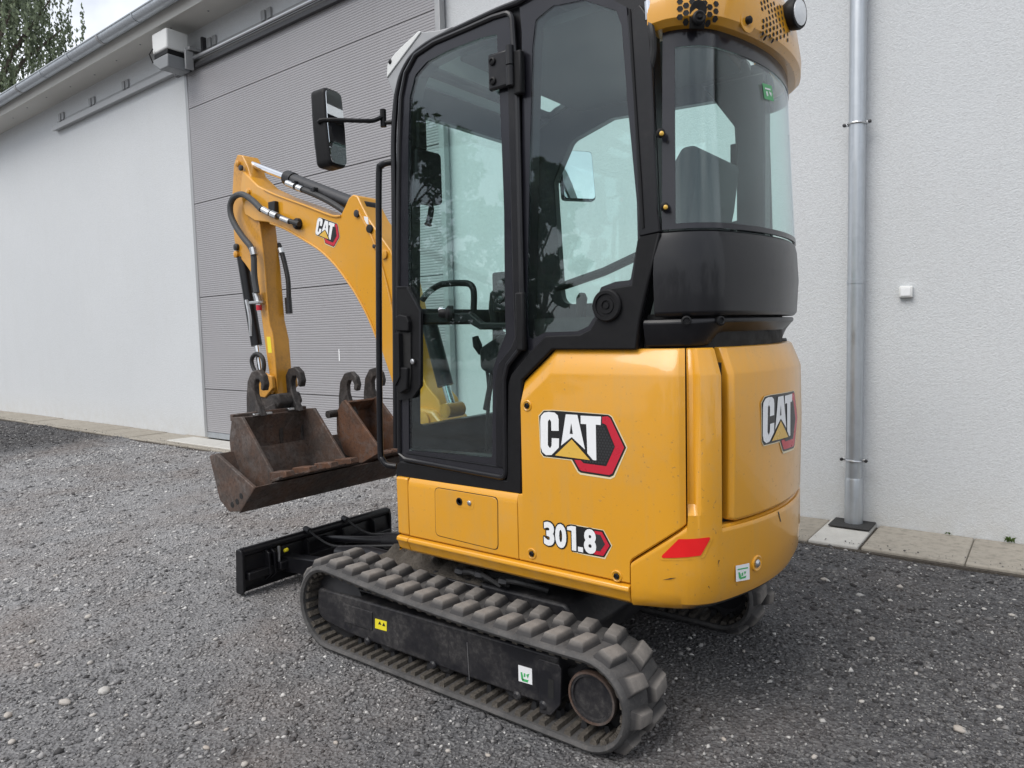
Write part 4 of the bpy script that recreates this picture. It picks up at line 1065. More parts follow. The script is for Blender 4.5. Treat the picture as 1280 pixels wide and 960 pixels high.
side = shell('side_panel', BODY, columns(BODY, zl_t, zh_t, extra=(s_857-0.02, s_857-0.01, s_857-0.004)), panel_prof, 'yellow', EX, 0.03, 0.002)
for a, b in ((659, 507), (665, 692), (771, 720)):
    sB, zB = BS(a, b); p = BODY.at(sB, zB)
    MB().lathe([(0, 0.019), (0.002, 0.019), (0.0035, 0.016), (0.001, 0.012)], p, (0, 1, 0), 22).build('bolt_recess', 'yellow', side)
    MB().lathe([(0, 0.0105), (0.005, 0.0105), (0.008, 0.007), (0.005, 0.005)], p, (0, 1, 0), 6).build('bolt', 'black_plastic', side)
logo(side, lambda u, v, o_: BODY.at(_ref[0]+u, _ref[1]+v, o_), 1.0)
# model number
def number():
    q0, q1 = BS(680, 651), BS(746, 690)
    zt, zb = BS(680, 651)[1], BS(680, 680.5)[1]
    slots = [('3', 0.0, 0.211), ('0', 0.226, 0.444), ('1', 0.462, 0.630), ('.', 0.662, 0.757), ('8', 0.775, 1.0)]
    own = {'1': [(0.0, 0.80), (0.0, 0.93), (0.45, 1.0), (1.0, 1.0), (1.0, 0.0), (0.50, 0.0), (0.50, 0.80)], '.': [(0, 0), (1, 0), (1, 0.20), (0, 0.20)]}
    def glyphs(grow, off, mat, name):
        mb = MB(); W_, H_ = q1[0]-q0[0], zt-zb
        for ch, a, b in slots:
            if ch in own: V, F = fill(own[ch]); F = list(F)
            else:
                V, F = text_polys(ch, 0.050); xs = [v[0] for v in V]; ys = [v[1] for v in V]
                V = [((v[0]-min(xs))/(max(xs)-min(xs)), (v[1]-min(ys))/(max(ys)-min(ys))) for v in V]
            mb.add([BODY.at(q0[0]+(a+(b-a)*v[0])*W_, zb+v[1]*H_, off) for v in V], F)
            if grow:       # thick dark outline: the glyph's box shifted round a small circle
                for k in range(10):
                    t = 2*PI*k/10; mb.add([BODY.at(q0[0]+(a+(b-a)*v[0])*W_+grow*math.cos(t), zb+v[1]*H_+grow*math.sin(t), off-0.00004*(k+1)) for v in V], F)
        me = bpy.data.meshes.new(name); me.from_pydata(mb.v, [], mb.f); return finish(me, name, mat, side, angle=60)
    glyphs(0.0048, 0.0020, 'decal_black', 'number_backing')
    glyphs(0, 0.0032, 'decal_white', 'model_number')
    Z = lambda L: [BS(660+a/10.667, 630+b/10.667) for a, b in L]
    mp_ = lambda u, v, o_: BODY.at(u, v, o_)
    decal('number_outline', [Z([(560, 262), (1010, 345), (1125, 555), (1030, 735), (760, 680), (600, 640)])], mp_, 0.0008, 'decal_cream', side)
    decal('number_black', [Z([(570, 275), (1005, 352), (1112, 555), (1020, 712), (760, 665), (600, 620)])], mp_, 0.0013, 'decal_black', side)
    decal('number_hexagon', [Z([(890, 355), (990, 372), (1092, 555), (1008, 690), (880, 665)])], mp_, 0.0020, 'decal_red', side)
    decal('number_field', [Z([(860, 390), (970, 410), (1032, 535), (965, 630), (860, 610)])], mp_, 0.0025, 'decal_cell', side)
number()

# counterweight with the corner pillar
z_hb = BS(930, 650)[1]-0.004
mir = lambda tab: tab+[(sE-s_, z) for s_, z in tab[::-1]]
zh_c = mir([(s_788, zd-0.008), (s_788+0.004, zd-0.003), (s_857+0.001, zd2-0.003), (s_857+0.004, zd2+0.012), (s_857+0.005, Z_TOP), (s_905, Z_TOP), (s_905+0.001, z_hb), (s_hood+0.2, z_hb)])
zl_c = mir([(s_788, 0.434), (s_857, 0.430), (s_hood, 0.428)])
def cw_prof(zl, zh, s_):
    t = min(s_, sE-s_); k = float(np.interp(t, [s_788, s_788+0.03, s_857+0.06], [0.0, 0.15, 1.0]))
    tall = zh > 1.0
    g = float(np.interp(t, [s_857, s_857+0.012, s_863+0.012, s_863+0.03], [-0.012, -0.022, -0.020, 0.0])) if tall else 0.0
    c = 0.078 if tall else 0.010; d = 0.028 if tall else 0.010
    gl = float(np.interp(t, [s_788, s_857], [0, 0]))
    zc = zl+0.15 if zh > zl+0.20 else (zl+zh)/2
    low = [(zl, -0.09*k-0.012), (zl+0.012, -0.055*k-0.004), (zl+0.035, -0.022*k), (zl+0.070, -0.006*k), (zc, 0)]
    m1 = max(zc+0.005, min(zd2+0.03, zh-c-0.02)) 
    return low+[(m1, 0 if not tall else 0), (min(m1+0.03, zh-c-0.010), g), (zh-c-0.004, g), (zh-c+0.004, g-0.003), (zh-0.005, g-d), (zh, g-d-0.006)]
cw = shell('counterweight', BODY, columns(BODY, zl_c, zh_c, extra=[s_857+0.012, s_863+0.012, s_863+0.02, s_863+0.03, s_905-0.01]), cw_prof, 'yellow', EX, 0.04, 0.0025)
def refl():
    o1 = body_poly([(820, 700), (846, 670.5), (893, 667.5), (880, 697)], 0.012)
    V, F = fill(o1, (), 2)
    o2 = body_poly([(825, 697), (848.5, 673.5), (888.5, 670.5), (875.5, 694)], 0.006)
    decal('reflector_bezel', [o1], lambda u, v, o_: BODY.at(u, v, o_), 0.0016, 'yellow', cw, 2)
    decal('red_reflector', [o2], lambda u, v, o_: BODY.at(u, v, o_), 0.0035, 'reflector_red', cw, 2)
    decal('sticker', [body_poly([(919, 707), (936, 703.5), (936.5, 724), (919.5, 727)])], lambda u, v, o_: BODY.at(u, v, o_-0.001), 0.003, 'decal_white', cw, 2)
    for pp in ([(921, 711), (934, 708.5), (934, 710), (921, 712.5)], [(922, 715), (924, 715), (926, 722), (923, 723)], [(924, 722), (932, 719), (931, 722), (924, 724)], [(926, 716), (928, 715), (928, 719), (926, 720)], [(929, 714), (932, 714), (930, 718)]):
        decal('sticker_print', [body_poly(pp)], lambda u, v, o_: BODY.at(u, v, o_), 0.003, 'decal_green', cw)
    for pp in ([(828, 725), (838, 722.5), (846, 722), (838, 724)], [(885, 733), (886, 732), (887, 736)], [(972, 640), (973, 639), (976, 652), (975, 652)], [(898, 700), (899.5, 700), (897, 706)]):
        decal('scuff', [body_poly(pp)], lambda u, v, o_: BODY.at(u, v, o_), 0.0012, 'dark_metal', cw)
    sB, zB = BS(946, 704); p = BODY.at(sB, zB, -0.004); n_ = BODY.at(sB, zB, 1)-BODY.at(sB, zB, 0)
    MB().lathe([(0, 0.026), (0.006, 0.026), (0.008, 0.022), (0.004, 0.016), (0.004, 0.0)], p, n_, 24).build('tow_eye_recess', 'yellow', cw)
    MB().lathe([(0, 0.013), (0.008, 0.013), (0.013, 0.006)], p, n_, 18).build('tow_eye_plug', 'zinc', cw)
refl()
# rear engine hood
zl_h = [(s_hood, z_hb+0.012), (s_hood+0.03, z_hb+0.006), (sE-s_hood-0.03, z_hb+0.006), (sE-s_hood, z_hb+0.012)]
hood = shell('rear_hood', BODY, columns(BODY, zl_h, [(s_hood, Z_TOP), (sE-s_hood, Z_TOP)], extra=(s_hood+0.006, s_hood+0.014)),
             lambda zl, zh, s_: [(a, b-0.012*max(0, 1-min(s_-s_hood, sE-s_hood-s_)/0.014)) for a, b in [(zl, -0.008), (zl+0.008, 0.0), (zl*0.5+zh*0.5, 0.004), (zh-0.085, 0.0), (zh-0.075, -0.003), (zh-0.006, -0.030), (zh, -0.036)]], 'yellow', EX, 0.03, 0.003)
sL, zL = BS(950, 541); uL = min(p[0] for p in LOGO['black'][0]); 
logo(hood, lambda u, v, o_: BODY.at(sL+u-uL*0.98, zL+0.012+v, o_+0.0042), 0.98, 2)
# right-hand side (far from the yard)
shell('right_side_panel', BODY, columns(BODY, [(sE-s_857, Z_SK), (sE-0.02, Z_SK)], [(sE-s_857, Z_TOP), (sE-0.02, Z_TOP)]), lambda zl, zh, s_: [(zl, 0), (zh-0.08, 0), (zh, -0.03)], 'yellow', EX, 0.03, 0.003)
shell('right_skirt', BODY, columns(BODY, [(sE-s_788+0.003, 0.434), (sE-0.02, 0.434)], [(sE-s_788+0.003, Z_SK-0.004), (sE-0.02, Z_SK-0.004)]), skirt_prof, 'yellow', EX, 0.03, 0.003)

# ---- cab
CABR = empty('cab', parent=EX)
YC = 0.47
def inter(pxs, r_=0.0, Y=YC):
    q = XZ(pxs, Y); return rounded(q, r_) if r_ else q
ZR = 2.388                                   # cab roof edge height
x_rt = onY(812, 30, YC).x
cab_out = inter([(496, 596), (494, 400), (492, 230), (492, 175), (494.5, 130), (502, 96), (512, 77), (525, 63), (545, 50), (582, 33), (622, 14), (648, 3)]) + \
    [(-0.42, ZR), (-0.56, ZR-0.002), (x_rt+0.03, ZR-0.05), (x_rt, ZR-0.13)] + inter([(813, 40), (822, 260), (826, 290), (812, 350), (800, 400), (796, 437.5), (691, 437.5), (653.5, 475), (653, 618)])
door_out = inter([(501, 566), (500, 470), (499, 400), (499.5, 250), (500.5, 180), (503, 122), (509, 92), (521, 69.5), (544, 54), (584, 37), (617, 22.5)]) + \
    rounded(inter([(617, 22.5), (640, 15.5), (646, 60)]), [0, 0.03, 0])[1:-1] + \
    inter([(648, 126), (651, 253), (654, 380), (656, 424), (650, 438), (636, 456), (632, 474), (633, 560)]) + rounded(inter([(633, 560), (633.5, 597.5), (600, 591)]), [0, 0.025, 0])[1:-1] + inter([(590, 589.5), (540, 580), (508, 574)])
door_glass = rounded(inter([(512, 563), (511, 300), (511, 180), (513, 122), (520, 94), (535, 77), (562, 63), (600, 48.5), (622, 43), (628, 180), (631, 264), (632, 380), (633, 418), (624, 440), (617, 462), (616, 572)]),
                     [0.012, 0, 0, 0.03, 0.03, 0.03, 0, 0, 0.008, 0, 0, 0.01, 0.01, 0.02, 0.01, 0.012])
quart = rounded(inter([(664, 60), (668, 24), (690, 6)]) + [(-0.47, 2.325), (-0.555, 2.315)] + inter([(769, 12), (776, 32), (783, 126), (795, 253), (796, 300), (787, 350), (768, 352), (750, 359), (744, 376), (742, 396), (734, 408), (721, 414), (680, 415.5), (664, 424), (659, 421), (657, 380), (661, 200)]),
                [0.01, 0.02, 0.02, 0.03, 0.03, 0.02, 0.01, 0, 0, 0.01, 0.01, 0.01, 0.01, 0.01, 0.01, 0.01, 0.01, 0.01, 0.01, 0.006, 0, 0])
# structural side frame (behind door and fixed glass)
d_open = [(x*1.0, z) for x, z in door_glass]
side_f = sideplate('side_frame', cab_out, [door_glass, quart], YC-0.016, 0.045, 'black_paint', CABR, 0.004)
# outer rail running round the front and over the roof
edge = [onY(a, b, YC) for a, b in ((495, 560), (494, 400), (492.5, 230), (492, 178), (494.5, 132), (497.5, 112), (503, 92), (513, 74), (525, 62), (544, 49.5), (570, 37), (622, 13), (648, 2.5))] + [Vector((-0.42, YC, ZR+0.004)), Vector((-0.56, YC, ZR)), Vector((x_rt+0.03, YC-0.01, ZR-0.05))]
MB().tube(smooth_path(edge, 4), 0.011, 10).build('edge_rail', 'black_gloss', side_f)
# lower trim around the door foot and over the yellow panel
trim = inter([(496, 596), (496.5, 581), (502, 576), (634, 600), (636, 480), (640, 468), (660, 444), (682, 420), (726, 418), (738, 412), (746, 398), (748, 372), (757, 361), (790, 356), (797, 301), (800, 296), (826, 291), (812, 350), (800, 400), (796, 437), (691, 437), (653.5, 475), (653, 617.5)])
sideplate('lower_trim', trim, [], YC+0.006, 0.021, 'black_plastic', side_f, 0.005)
# rear door post outside face
post = inter([(784, 20), (800, 5), (812, 22), (822, 262), (826, 290), (799, 296), (798, 260), (792, 126)])
sideplate('rear_post', post, [], YC+0.003, 0.018, 'black_paint', side_f, 0.004)
MB().tube([onY(a, b, YC+0.004) for a, b in ((787, 12), (794, 126), (801, 230), (804, 285))], 0.0045, 8).build('post_seal', 'black_plastic', side_f)
for a, b in ((826, 167), (831, 259)):
    p = onY(a, b, YC); MB().lathe([(0, 0.013), (0.010, 0.013), (0.012, 0.008), (0.022, 0.008), (0.026, 0.004)], p, (-0.4, 1, 0), 16).build('hinge_cap', 'black_plastic', side_f)
    p = onY(a+1, b, YC+0.02); MB().lathe([(0, 0.007), (0.006, 0.006), (0.008, 0.002)], p, (-0.5, 1, 0), 12).build('brass_pin', 'decal_gold', side_f)
# quarter glass with printed border
q_out = inter([(651, 40), (648, 6)]) + [(-0.33, 2.37), (-0.47, 2.365), (-0.565, 2.355)] + inter([(782, 8), (792, 126), (799, 253), (801, 296), (790, 356), (757, 361), (748, 372), (746, 398), (738, 412), (726, 418), (682, 420), (660, 444), (657, 424), (655, 380), (652, 253)])
sideplate('window_border', q_out, [quart], YC-0.0055, 0.008, 'frit', side_f, 0.002)
sideplate('quarter_window', [(x, z) for x, z in quart], [], YC-0.0075, 0.005, 'cab_glass', side_f)
# round filler / horn cover
p = onY(761, 382, YC); 
hc = MB().lathe([(0, 0.050), (0.012, 0.050), (0.016, 0.046), (0.016, 0.037), (0.011, 0.036), (0.011, 0.026), (0.014, 0.025), (0.014, 0.016), (0.010, 0.015), (0.010, 0.010), (0.014, 0.009), (0.014, 0)], (p.x, YC+0.004, p.z), (0, 1, 0), 36).build('round_cover', 'black_plastic', side_f, angle=20)

# door
DOOR = empty('cab_door', parent=CABR)
df = sideplate('door_frame', door_out, [door_glass], YC+0.004, 0.016, 'frit', DOOR, 0.003)
sideplate('door_glass', door_glass, [], YC+0.000, 0.005, 'cab_glass', DOOR)
MB().tube([Vector((x, YC+0.006, z)) for x, z in door_out], 0.0095, 8, closed=True).build('door_seal', 'black_gloss', DOOR)
inner_lip = [Vector((x, YC+0.0045, z)) for x, z in inter([(510, 566), (626, 583)])]
MB().tube(inner_lip, 0.004, 6).build('door_lip', 'black_gloss', DOOR)
# right stile of the door, slightly proud
st = inter([(640, 30), (646, 60), (648, 126), (651, 253), (654, 380), (656, 424), (650, 438), (636, 456), (632, 474), (633, 586), (622, 583), (621, 472), (626, 452), (640, 434), (645, 422), (643, 380), (640, 253), (636, 100)])
sideplate('door_stile', st, [], YC+0.009, 0.010, 'black_paint', DOOR, 0.004)
hb = MB().box((onY(631, 90, YC).x-0.040, YC+0.010, onY(628, 90, YC).z-0.062), (onY(631, 90, YC).x+0.050, YC+0.030, onY(628, 90, YC).z+0.058)).build('upper_hinge', 'black_paint', DOOR, 0.008)
hx, hz = onY(631, 90, YC).x, onY(628, 90, YC).z
MB().tube([(hx-0.045, YC+0.030, hz-0.065), (hx-0.045, YC+0.030, hz-0.002)], 0.014, 14).build('hinge_knuckle', 'black_paint', hb)
MB().tube([(hx-0.045, YC+0.030, hz+0.002), (hx-0.045, YC+0.030, hz+0.062)], 0.014, 14).build('hinge_knuckle', 'black_paint', hb)
MB().box((hx-0.085, YC-0.0, hz-0.095), (hx-0.052, YC+0.026, hz+0.045)).build('hinge_leaf', 'black_plastic', hb, 0.006)
for dz in (-0.034, 0.030): MB().lathe([(0, 0.013), (0.006, 0.013), (0.008, 0.008), (0.004, 0.006)], (hx+0.028, YC+0.030, hz+dz), (0, 1, 0), 16).build('hinge_bolt', 'black_plastic', hb)
lx, lz = onY(653, 405, YC).x, onY(653, 402, YC).z
lb = MB().box((lx-0.022, YC+0.002, lz-0.10), (lx+0.014, YC+0.024, lz+0.10)).build('lower_hinge', 'black_plastic', DOOR, 0.008)
MB().box((onY(624, 360, 0.44).x-0.05, 0.425, onY(624, 390, 0.44).z), (onY(624, 360, 0.44).x+0.03, 0.445, onY(624, 340, 0.44).z)).build('inner_hinge', 'black_plastic', DOOR, 0.008)
for yy in (354, 374):
    p = onY(626, yy, 0.446); MB().lathe([(0, 0.012), (0.006, 0.012), (0.009, 0.007)], (p.x, 0.445, p.z), (0, 1, 0), 14).build('inner_bolt', 'dark_metal', DOOR)
# latch plate and handle
lpoly = inter([(500, 358), (513, 358), (529.5, 389), (529.5, 482), (519, 497), (500.5, 500)], 0.01)
lpl = sideplate('latch_plate', lpoly, [], YC+0.016, 0.014, 'black_plastic', DOOR, 0.004)
MB().tube([Vector((x, YC+0.016, z)) for x, z in inter([(501, 359), (512.5, 359), (528.5, 389), (528.5, 481)])], 0.004, 6).build('latch_edge', 'black_gloss', lpl)
MB().prism(inter([(502.5, 396), (507, 393), (516, 395), (518.5, 402), (518.5, 414), (502, 413)], 0.006), YC+0.016, YC+0.036).build('handle_head', 'black_plastic', lpl, 0.006, 3)
MB().prism(inter([(502, 414), (518.5, 415), (518.8, 470), (516, 488), (509, 492), (503, 488)], 0.01), YC+0.016, YC+0.024).build('handle_cup', 'inner_dark', lpl, 0.003)
MB().prism(inter([(502.5, 416), (509, 416), (510, 470), (503.5, 484)], 0.006), YC+0.020, YC+0.046).build('pull_handle', 'black_plastic', lpl, 0.007, 3)
MB().prism(inter([(504, 458), (518, 459), (517, 486), (509, 491), (504, 486)], 0.008), YC+0.02, YC+0.040).build('paddle', 'black_plastic', lpl, 0.006, 3)
p = onY(515, 452, YC+0.03); MB().lathe([(0, 0.010), (0.008, 0.010), (0.010, 0.006)], (p.x, YC+0.022, p.z), (0, 1, 0), 14).build('key_barrel', 'zinc', lpl)
# inner rail of the door with window knob
MB().prism(inter([(529, 391), (590, 391), (604, 403), (650, 403), (650, 412), (602, 412), (588, 404), (529, 404)], 0, 0.44), 0.425, 0.455).build('door_inner_rail', 'black_plastic', DOOR, 0.006)
p = onY(562, 392, 0.46)
MB().lathe([(0, 0.030), (0.02, 0.030), (0.03, 0.018), (0.05, 0.016), (0.055, 0.012)], (p.x, 0.44, p.z), (0.6, 0.5, 0.05), 18).build('window_knob', 'black_plastic', DOOR)
p = onY(551, 388, 0.47); MB().lathe([(0, 0.012), (0.022, 0.012), (0.026, 0.008)], (p.x-0.01, 0.455, p.z), (0.7, 0.5, 0.05), 16).build('key_lock', 'chrome', DOOR)

# rear of the cab: curved glass, black panel, lower band
CE = CAB.s[-1]
lean = lambda z: -0.050*(z-1.55)
def CS(x, y): return CAB.px(x, y)
sr0 = CS(829, 280)[0]; z_g0 = CS(845, 281)[1]; z_p0 = CS(840, 396)[1]; z_p1 = CS(840, 288)[1]
Z_G1 = 2.165
rp = shell('rear_panel', CAB, columns(CAB, [(sr0-0.03, z_p0), (CE-sr0+0.03, z_p0)], [(sr0-0.03, z_p1), (CE-sr0+0.03, z_p1)], step=0.03),
           lambda zl, zh, s_: [(zl, -0.006), (zl+0.012, 0.004), ((zl+zh)/2, 0.010), (zh-0.03, 0.004), (zh-0.006, -0.002), (zh, -0.008)], 'black_gloss', CABR, 0.02, 0.003)
sb0 = CS(803, 410)[0]; z_b1 = z_p0-0.006; z_b0 = 1.243
def band_prof(zl, zh, s_):
    t = min(s_, CE-s_); k = float(np.interp(t, [sb0+0.16, sb0+0.30], [0, 1]))
    return [(zl, -0.020-0.05*k), ((zl*0.6+zh*0.4), -0.008-0.045*k), (zh-0.012, -0.001-0.006*k), (zh, -0.008)]
bd = shell('rear_band', CAB, columns(CAB, [(sb0, z_b0), (CE-sb0, z_b0)], [(sb0, z_b1), (CE-sb0, z_b1)], step=0.03), band_prof, 'black_paint', CABR, 0.02, 0.003)
for a, b in ((858, 401), (901, 401)):
    s_, z_ = CS(a, b); p = CAB.at(s_, z_, -0.004); n_ = CAB.at(s_, z_, 1)-CAB.at(s_, z_, 0)
    MB().lathe([(0, 0.015), (0.006, 0.015), (0.008, 0.010), (0.004, 0.008)], p, n_, 16).build('band_bolt', 'black_plastic', bd)
MB().prism([tuple(CAB.at(t, 0, -0.045).xy) for t in CAB.arr(0.62, CE-0.62, 0.1)], 1.195, z_p0+0.01, 'Z').build('rear_deck', 'inner_dark', CABR)
def gl_prof(zl, zh, s_): return [(zl+(zh-zl)*k/6, lean(zl+(zh-zl)*k/6)) for k in range(7)]
sg0 = CS(843, 150)[0]
rg = shell('rear_window', CAB, columns(CAB, [(sg0, z_g0), (CE-sg0, z_g0)], [(sg0, Z_G1), (CE-sg0, Z_G1)], step=0.03), gl_prof, 'cab_glass', CABR, 0.005, 0)
fp = lambda zl, zh, s_: [(zl+(zh-zl)*k/6, lean(zl+(zh-zl)*k/6)+0.002) for k in range(7)]
for a, b in ((sr0-0.004, sg0), (CE-sg0, CE-sr0+0.004)):
    shell('window_side_border', CAB, columns(CAB, [(a, z_g0-0.012), (b, z_g0-0.012)], [(a, Z_G1), (b, Z_G1)], step=0.03), fp, 'frit', rg, 0.009, 0)
shell('window_foot_border', CAB, columns(CAB, [(sg0, z_g0-0.012), (CE-sg0, z_g0-0.012)], [(sg0, z_g0+0.004), (CE-sg0, z_g0+0.004)], step=0.03), fp, 'frit', rg, 0.009, 0)
shell('window_head_border', CAB, columns(CAB, [(sg0, Z_G1-0.055), (CE-sg0, Z_G1-0.055)], [(sg0, Z_G1), (CE-sg0, Z_G1)], step=0.03), fp, 'frit', rg, 0.009, 0)
sh = shell('rear_header', CAB, columns(CAB, [(sr0-0.03, Z_G1+0.002), (CE-sr0+0.03, Z_G1+0.002)], [(sr0-0.03, 2.30), (CE-sr0+0.03, 2.30)], step=0.03), lambda zl, zh, s_: [(zl, -0.030), (zh, -0.034)], 'black_paint', CABR, 0.03, 0)
# inner printed arc on the glass
s1, z1 = CS(969, 110)
decal('exit_sticker', [[CS(962, 101), CS(974, 105), CS(976, 125), CS(964, 121)]], lambda u, v, o_: CAB.at(u, v, lean(v)+o_), 0.0015, 'decal_green', rg)
decal('exit_print', [[CS(965, 107), CS(972, 109), CS(972, 111), CS(965, 109)], [CS(966, 112), CS(968, 112), CS(969, 118), CS(967, 118)], [CS(970, 112), CS(973, 114), CS(973, 119), CS(971, 116)]], lambda u, v, o_: CAB.at(u, v, lean(v)+o_), 0.0022, 'decal_white', rg)

# far side frame, roof, windscreen
x_b = x_rt
far_out = [(x, z) for x, z in cab_out if z > 1.2 or True]
far_hole = rounded([(0.13, 1.42), (0.16, 2.0), (0.06, 2.17), (-0.15, 2.23), (-0.70, 2.20), (-0.73, 1.62), (-0.68, 1.42)], [0.06, 0.08, 0.06, 0.04, 0.06, 0.04, 0.06])
fs_ = plate('far_side_frame', cab_out, [far_hole], lambda u, v, d: (u, -YC+0.005+d, v), 0.045, 'black_paint', CABR, 0.004)
plate('far_window', far_hole, [], lambda u, v, d: (u, -YC+0.012+d, v), 0.005, 'cab_glass', fs_)
MB().tube([(0.16, -0.43, 1.50), (-0.10, -0.43, 1.56), (-0.40, -0.43, 1.66), (-0.72, -0.43, 1.70)], 0.020, 10).build('grab_bar', 'black_plastic', fs_)
MB().box((-0.72, -0.44, 1.90), (-0.69, -0.415, 2.02)).build('window_catch', 'black_plastic', fs_, 0.005)
MB().prism(rounded([(-0.845, 1.58), (-0.845, 2.25), (-0.60, 2.25), (-0.735, 2.06), (-0.735, 1.58)], [0, 0, 0, 0.08, 0]), -0.43, -0.36).build('rear_far_post', 'black_paint', CABR, 0.006)
roof_o = rounded([(0.03, YC-0.02), (0.03, -YC+0.02), (-0.74, -YC+0.02), (-0.80, -0.25), (-0.80, 0.25), (-0.74, YC-0.02)], 0.03)
rf = plate('cab_roof', roof_o, [], lambda u, v, d: (u, v, ZR-0.06+d), 0.05, 'black_paint', CABR, 0.006)
plate('headliner', rounded([(0.01, 0.42), (0.01, -0.42), (-0.74, -0.42), (-0.78, 0.0), (-0.74, 0.42)], 0.04), [], lambda u, v, d: (u, v, ZR-0.10+d), 0.03, 'seat_fabric', rf, 0.006)
# front frame around the windscreen
XF = 0.325
fo = [(-0.45, 0.74), (0.45, 0.74), (0.45, 2.16), (0.40, 2.26), (-0.40, 2.26), (-0.45, 2.16)]
wsA = rounded([(-0.40, 1.40), (0.40, 1.40), (0.40, 2.10), (0.36, 2.15), (-0.36, 2.15), (-0.40, 2.10)], 0.04)
wsB = rounded([(-0.40, 0.93), (0.40, 0.93), (0.40, 1.335), (-0.40, 1.335)], 0.04)
lf = lambda u, v, d: (XF-d-0.055*max(0, v-1.4), u, v)
ff = plate('front_frame', fo, [wsA, wsB], lf, 0.04, 'black_paint', CABR, 0.005)
plate('windscreen', wsA, [], lambda u, v, d: (lf(u, v, d)[0]-0.012, u, v), 0.005, 'cab_glass', ff)
plate('lower_windscreen', wsB, [], lambda u, v, d: (lf(u, v, d)[0]-0.012, u, v), 0.005, 'cab_glass', ff)
sl0, sl1 = Vector((0.283, 2.262)), Vector((0.035, 2.365))
def slope(u, v, d): q = sl0.lerp(sl1, u); return (q.x, v, q.y-d)
fh = [rounded([(0.10, 0.40), (0.10, -0.40), (0.40, -0.40), (0.40, 0.40)], 0.03), rounded([(0.50, 0.40), (0.50, -0.40), (0.93, -0.40), (0.93, 0.40)], 0.03)]
fsk = plate('front_roof_frame', [(0, 0.43), (0, -0.43), (1, -0.43), (1, 0.43)], fh, slope, 0.03, 'black_paint', CABR, 0.004)
for h_ in fh: plate('roof_pane', h_, [], lambda u, v, d: slope(u, v, d+0.01), 0.005, 'cab_glass', fsk)
# sloping light bracket on the front of the roof
br_ = XZ([(484, 98), (506, 67), (526, 40), (548, 37.5), (566, 33), (545, 47), (526, 60), (512, 78), (502, 98), (494, 125)], 0.36)
MB().prism(br_, 0.36, -0.36).build('front_visor', 'rail_grey', CABR, 0.004)
MB().prism(XZ([(483, 97.5), (484, 80), (492, 68.5), (500, 60), (523, 38.5), (526, 39.5), (506, 66.5), (484, 97.5)][:7], 0.365), 0.365, -0.365).build('visor_sky_sheen', 'motor_white', CABR, 0.003)  # white prism stands for the sky's reflection on the visor's sloped face
q = onY(488, 77, 0.37); MB().lathe([(0, 0.011), (0.010, 0.011), (0.016, 0.005)], (q.x+0.005, 0.355, q.z), (0.4, 1, 0.5), 10).build('visor_bolt', 'black_plastic', CABR)

# roof cowl: yellow perforated cap round the rear of the roof
s_c0 = CS(816, 30)[0]-0.012
Z0c, Z1c = 2.175, 2.44
cx0 = CAB.at(0.9, 2, 0)
def cowl_prof(zl, zh, s_):
    t = min(s_, CE-s_)
    k = float(np.interp(t, [s_c0, s_c0+0.02], [0, 1]))
    return [(zl, -0.055), (zl+0.004, -0.004), (zl+0.020, 0.014), (zl+0.06, 0.016), ((zl+zh)/2, 0.004), (zh-0.05, -0.030), (zh, -0.09)]
zc_tab = [(s_c0, 2.152), (s_c0+0.05, 2.157), (CE/2, 2.158), (CE-s_c0-0.05, 2.157), (CE-s_c0, 2.152)]
cowl = shell('roof_cowl', CAB, columns(CAB, zc_tab, [(s_c0, Z1c), (CE-s_c0, Z1c)], step=0.03), cowl_prof, 'yellow', CABR, 0.02, 0.004)
cpro = lambda z: float(np.interp(z, [2.152, 2.172, 2.212, 2.297, 2.39, 2.44], [-0.004, 0.014, 0.016, 0.004, -0.030, -0.09]))
def hexes(pxs, r_, name='vent_holes'):
    polys = []
    for a, b in pxs:
        s_, z_ = CS(a, b); polys.append([(s_+r_*math.cos(R(60*q)), z_+r_*math.sin(R(60*q))) for q in range(6)])
    decal(name, polys, lambda u, v, o_: CAB.at(u, v, cpro(v)+o_), 0.0014, 'inner_dark', cowl)
hexes([(850, 5), (850, 14), (850, 24), (857, 10), (857, 19), (857, 29), (864, 5), (878, 7), (884, 12), (884, 21), (884, 30), (891, 8), (891, 17), (891, 26)], 0.0085)
pp = []
for i in range(8):
    for j in range(7):
        a = 948+4.3*i; b = -2+7.6*j+3.2*i*0.55+(3.6 if i % 2 else 0)
        if not (a > 976 and b < 40) and not (18 < b < 22 and i < 2) and b < 54: pp.append((a, b))
hexes(pp, 0.0068)
# camera pod and beacon plug on the cowl
s_, z_ = CS(871, 22); 
MB().add([CAB.at(s_+du, z_+dz, cpro(z_+dz)+o_) for o_ in (0.001, 0.006) for du, dz in ((-0.022, -0.030), (0.022, -0.030), (0.022, 0.02), (0.014, 0.036), (0, 0.042), (-0.014, 0.036), (-0.022, 0.02))],
         [tuple(range(7)), tuple(range(13, 6, -1))]+[(i, i+7, (i+1) % 7+7, (i+1) % 7) for i in range(7)]).build('camera_recess', 'inner_dark', cowl, 0.002)
p = CAB.at(s_, z_-0.01, cpro(z_)+0.0); n_ = CAB.at(s_, z_, 1)-CAB.at(s_, z_, 0)
MB().lathe([(0, 0.020), (0.014, 0.019), (0.018, 0.014), (0.016, 0.008), (0.022, 0.005)], p, n_, 20).build('camera', 'black_plastic', cowl)
s_, z_ = CS(929, 28); p = CAB.at(s_, z_, cpro(z_)-0.004)
n_ = CAB.at(s_, z_, 1)-CAB.at(s_, z_, 0)
MB().lathe([(0, 0.034), (0.004, 0.034), (0.005, 0.026), (0.002, 0.016)], p, n_, 24).build('plug_recess', 'yellow', cowl)
MB().lathe([(0, 0.012), (0.014, 0.011), (0.018, 0.005)], p, n_, 14).build('plug', 'black_plastic', cowl)
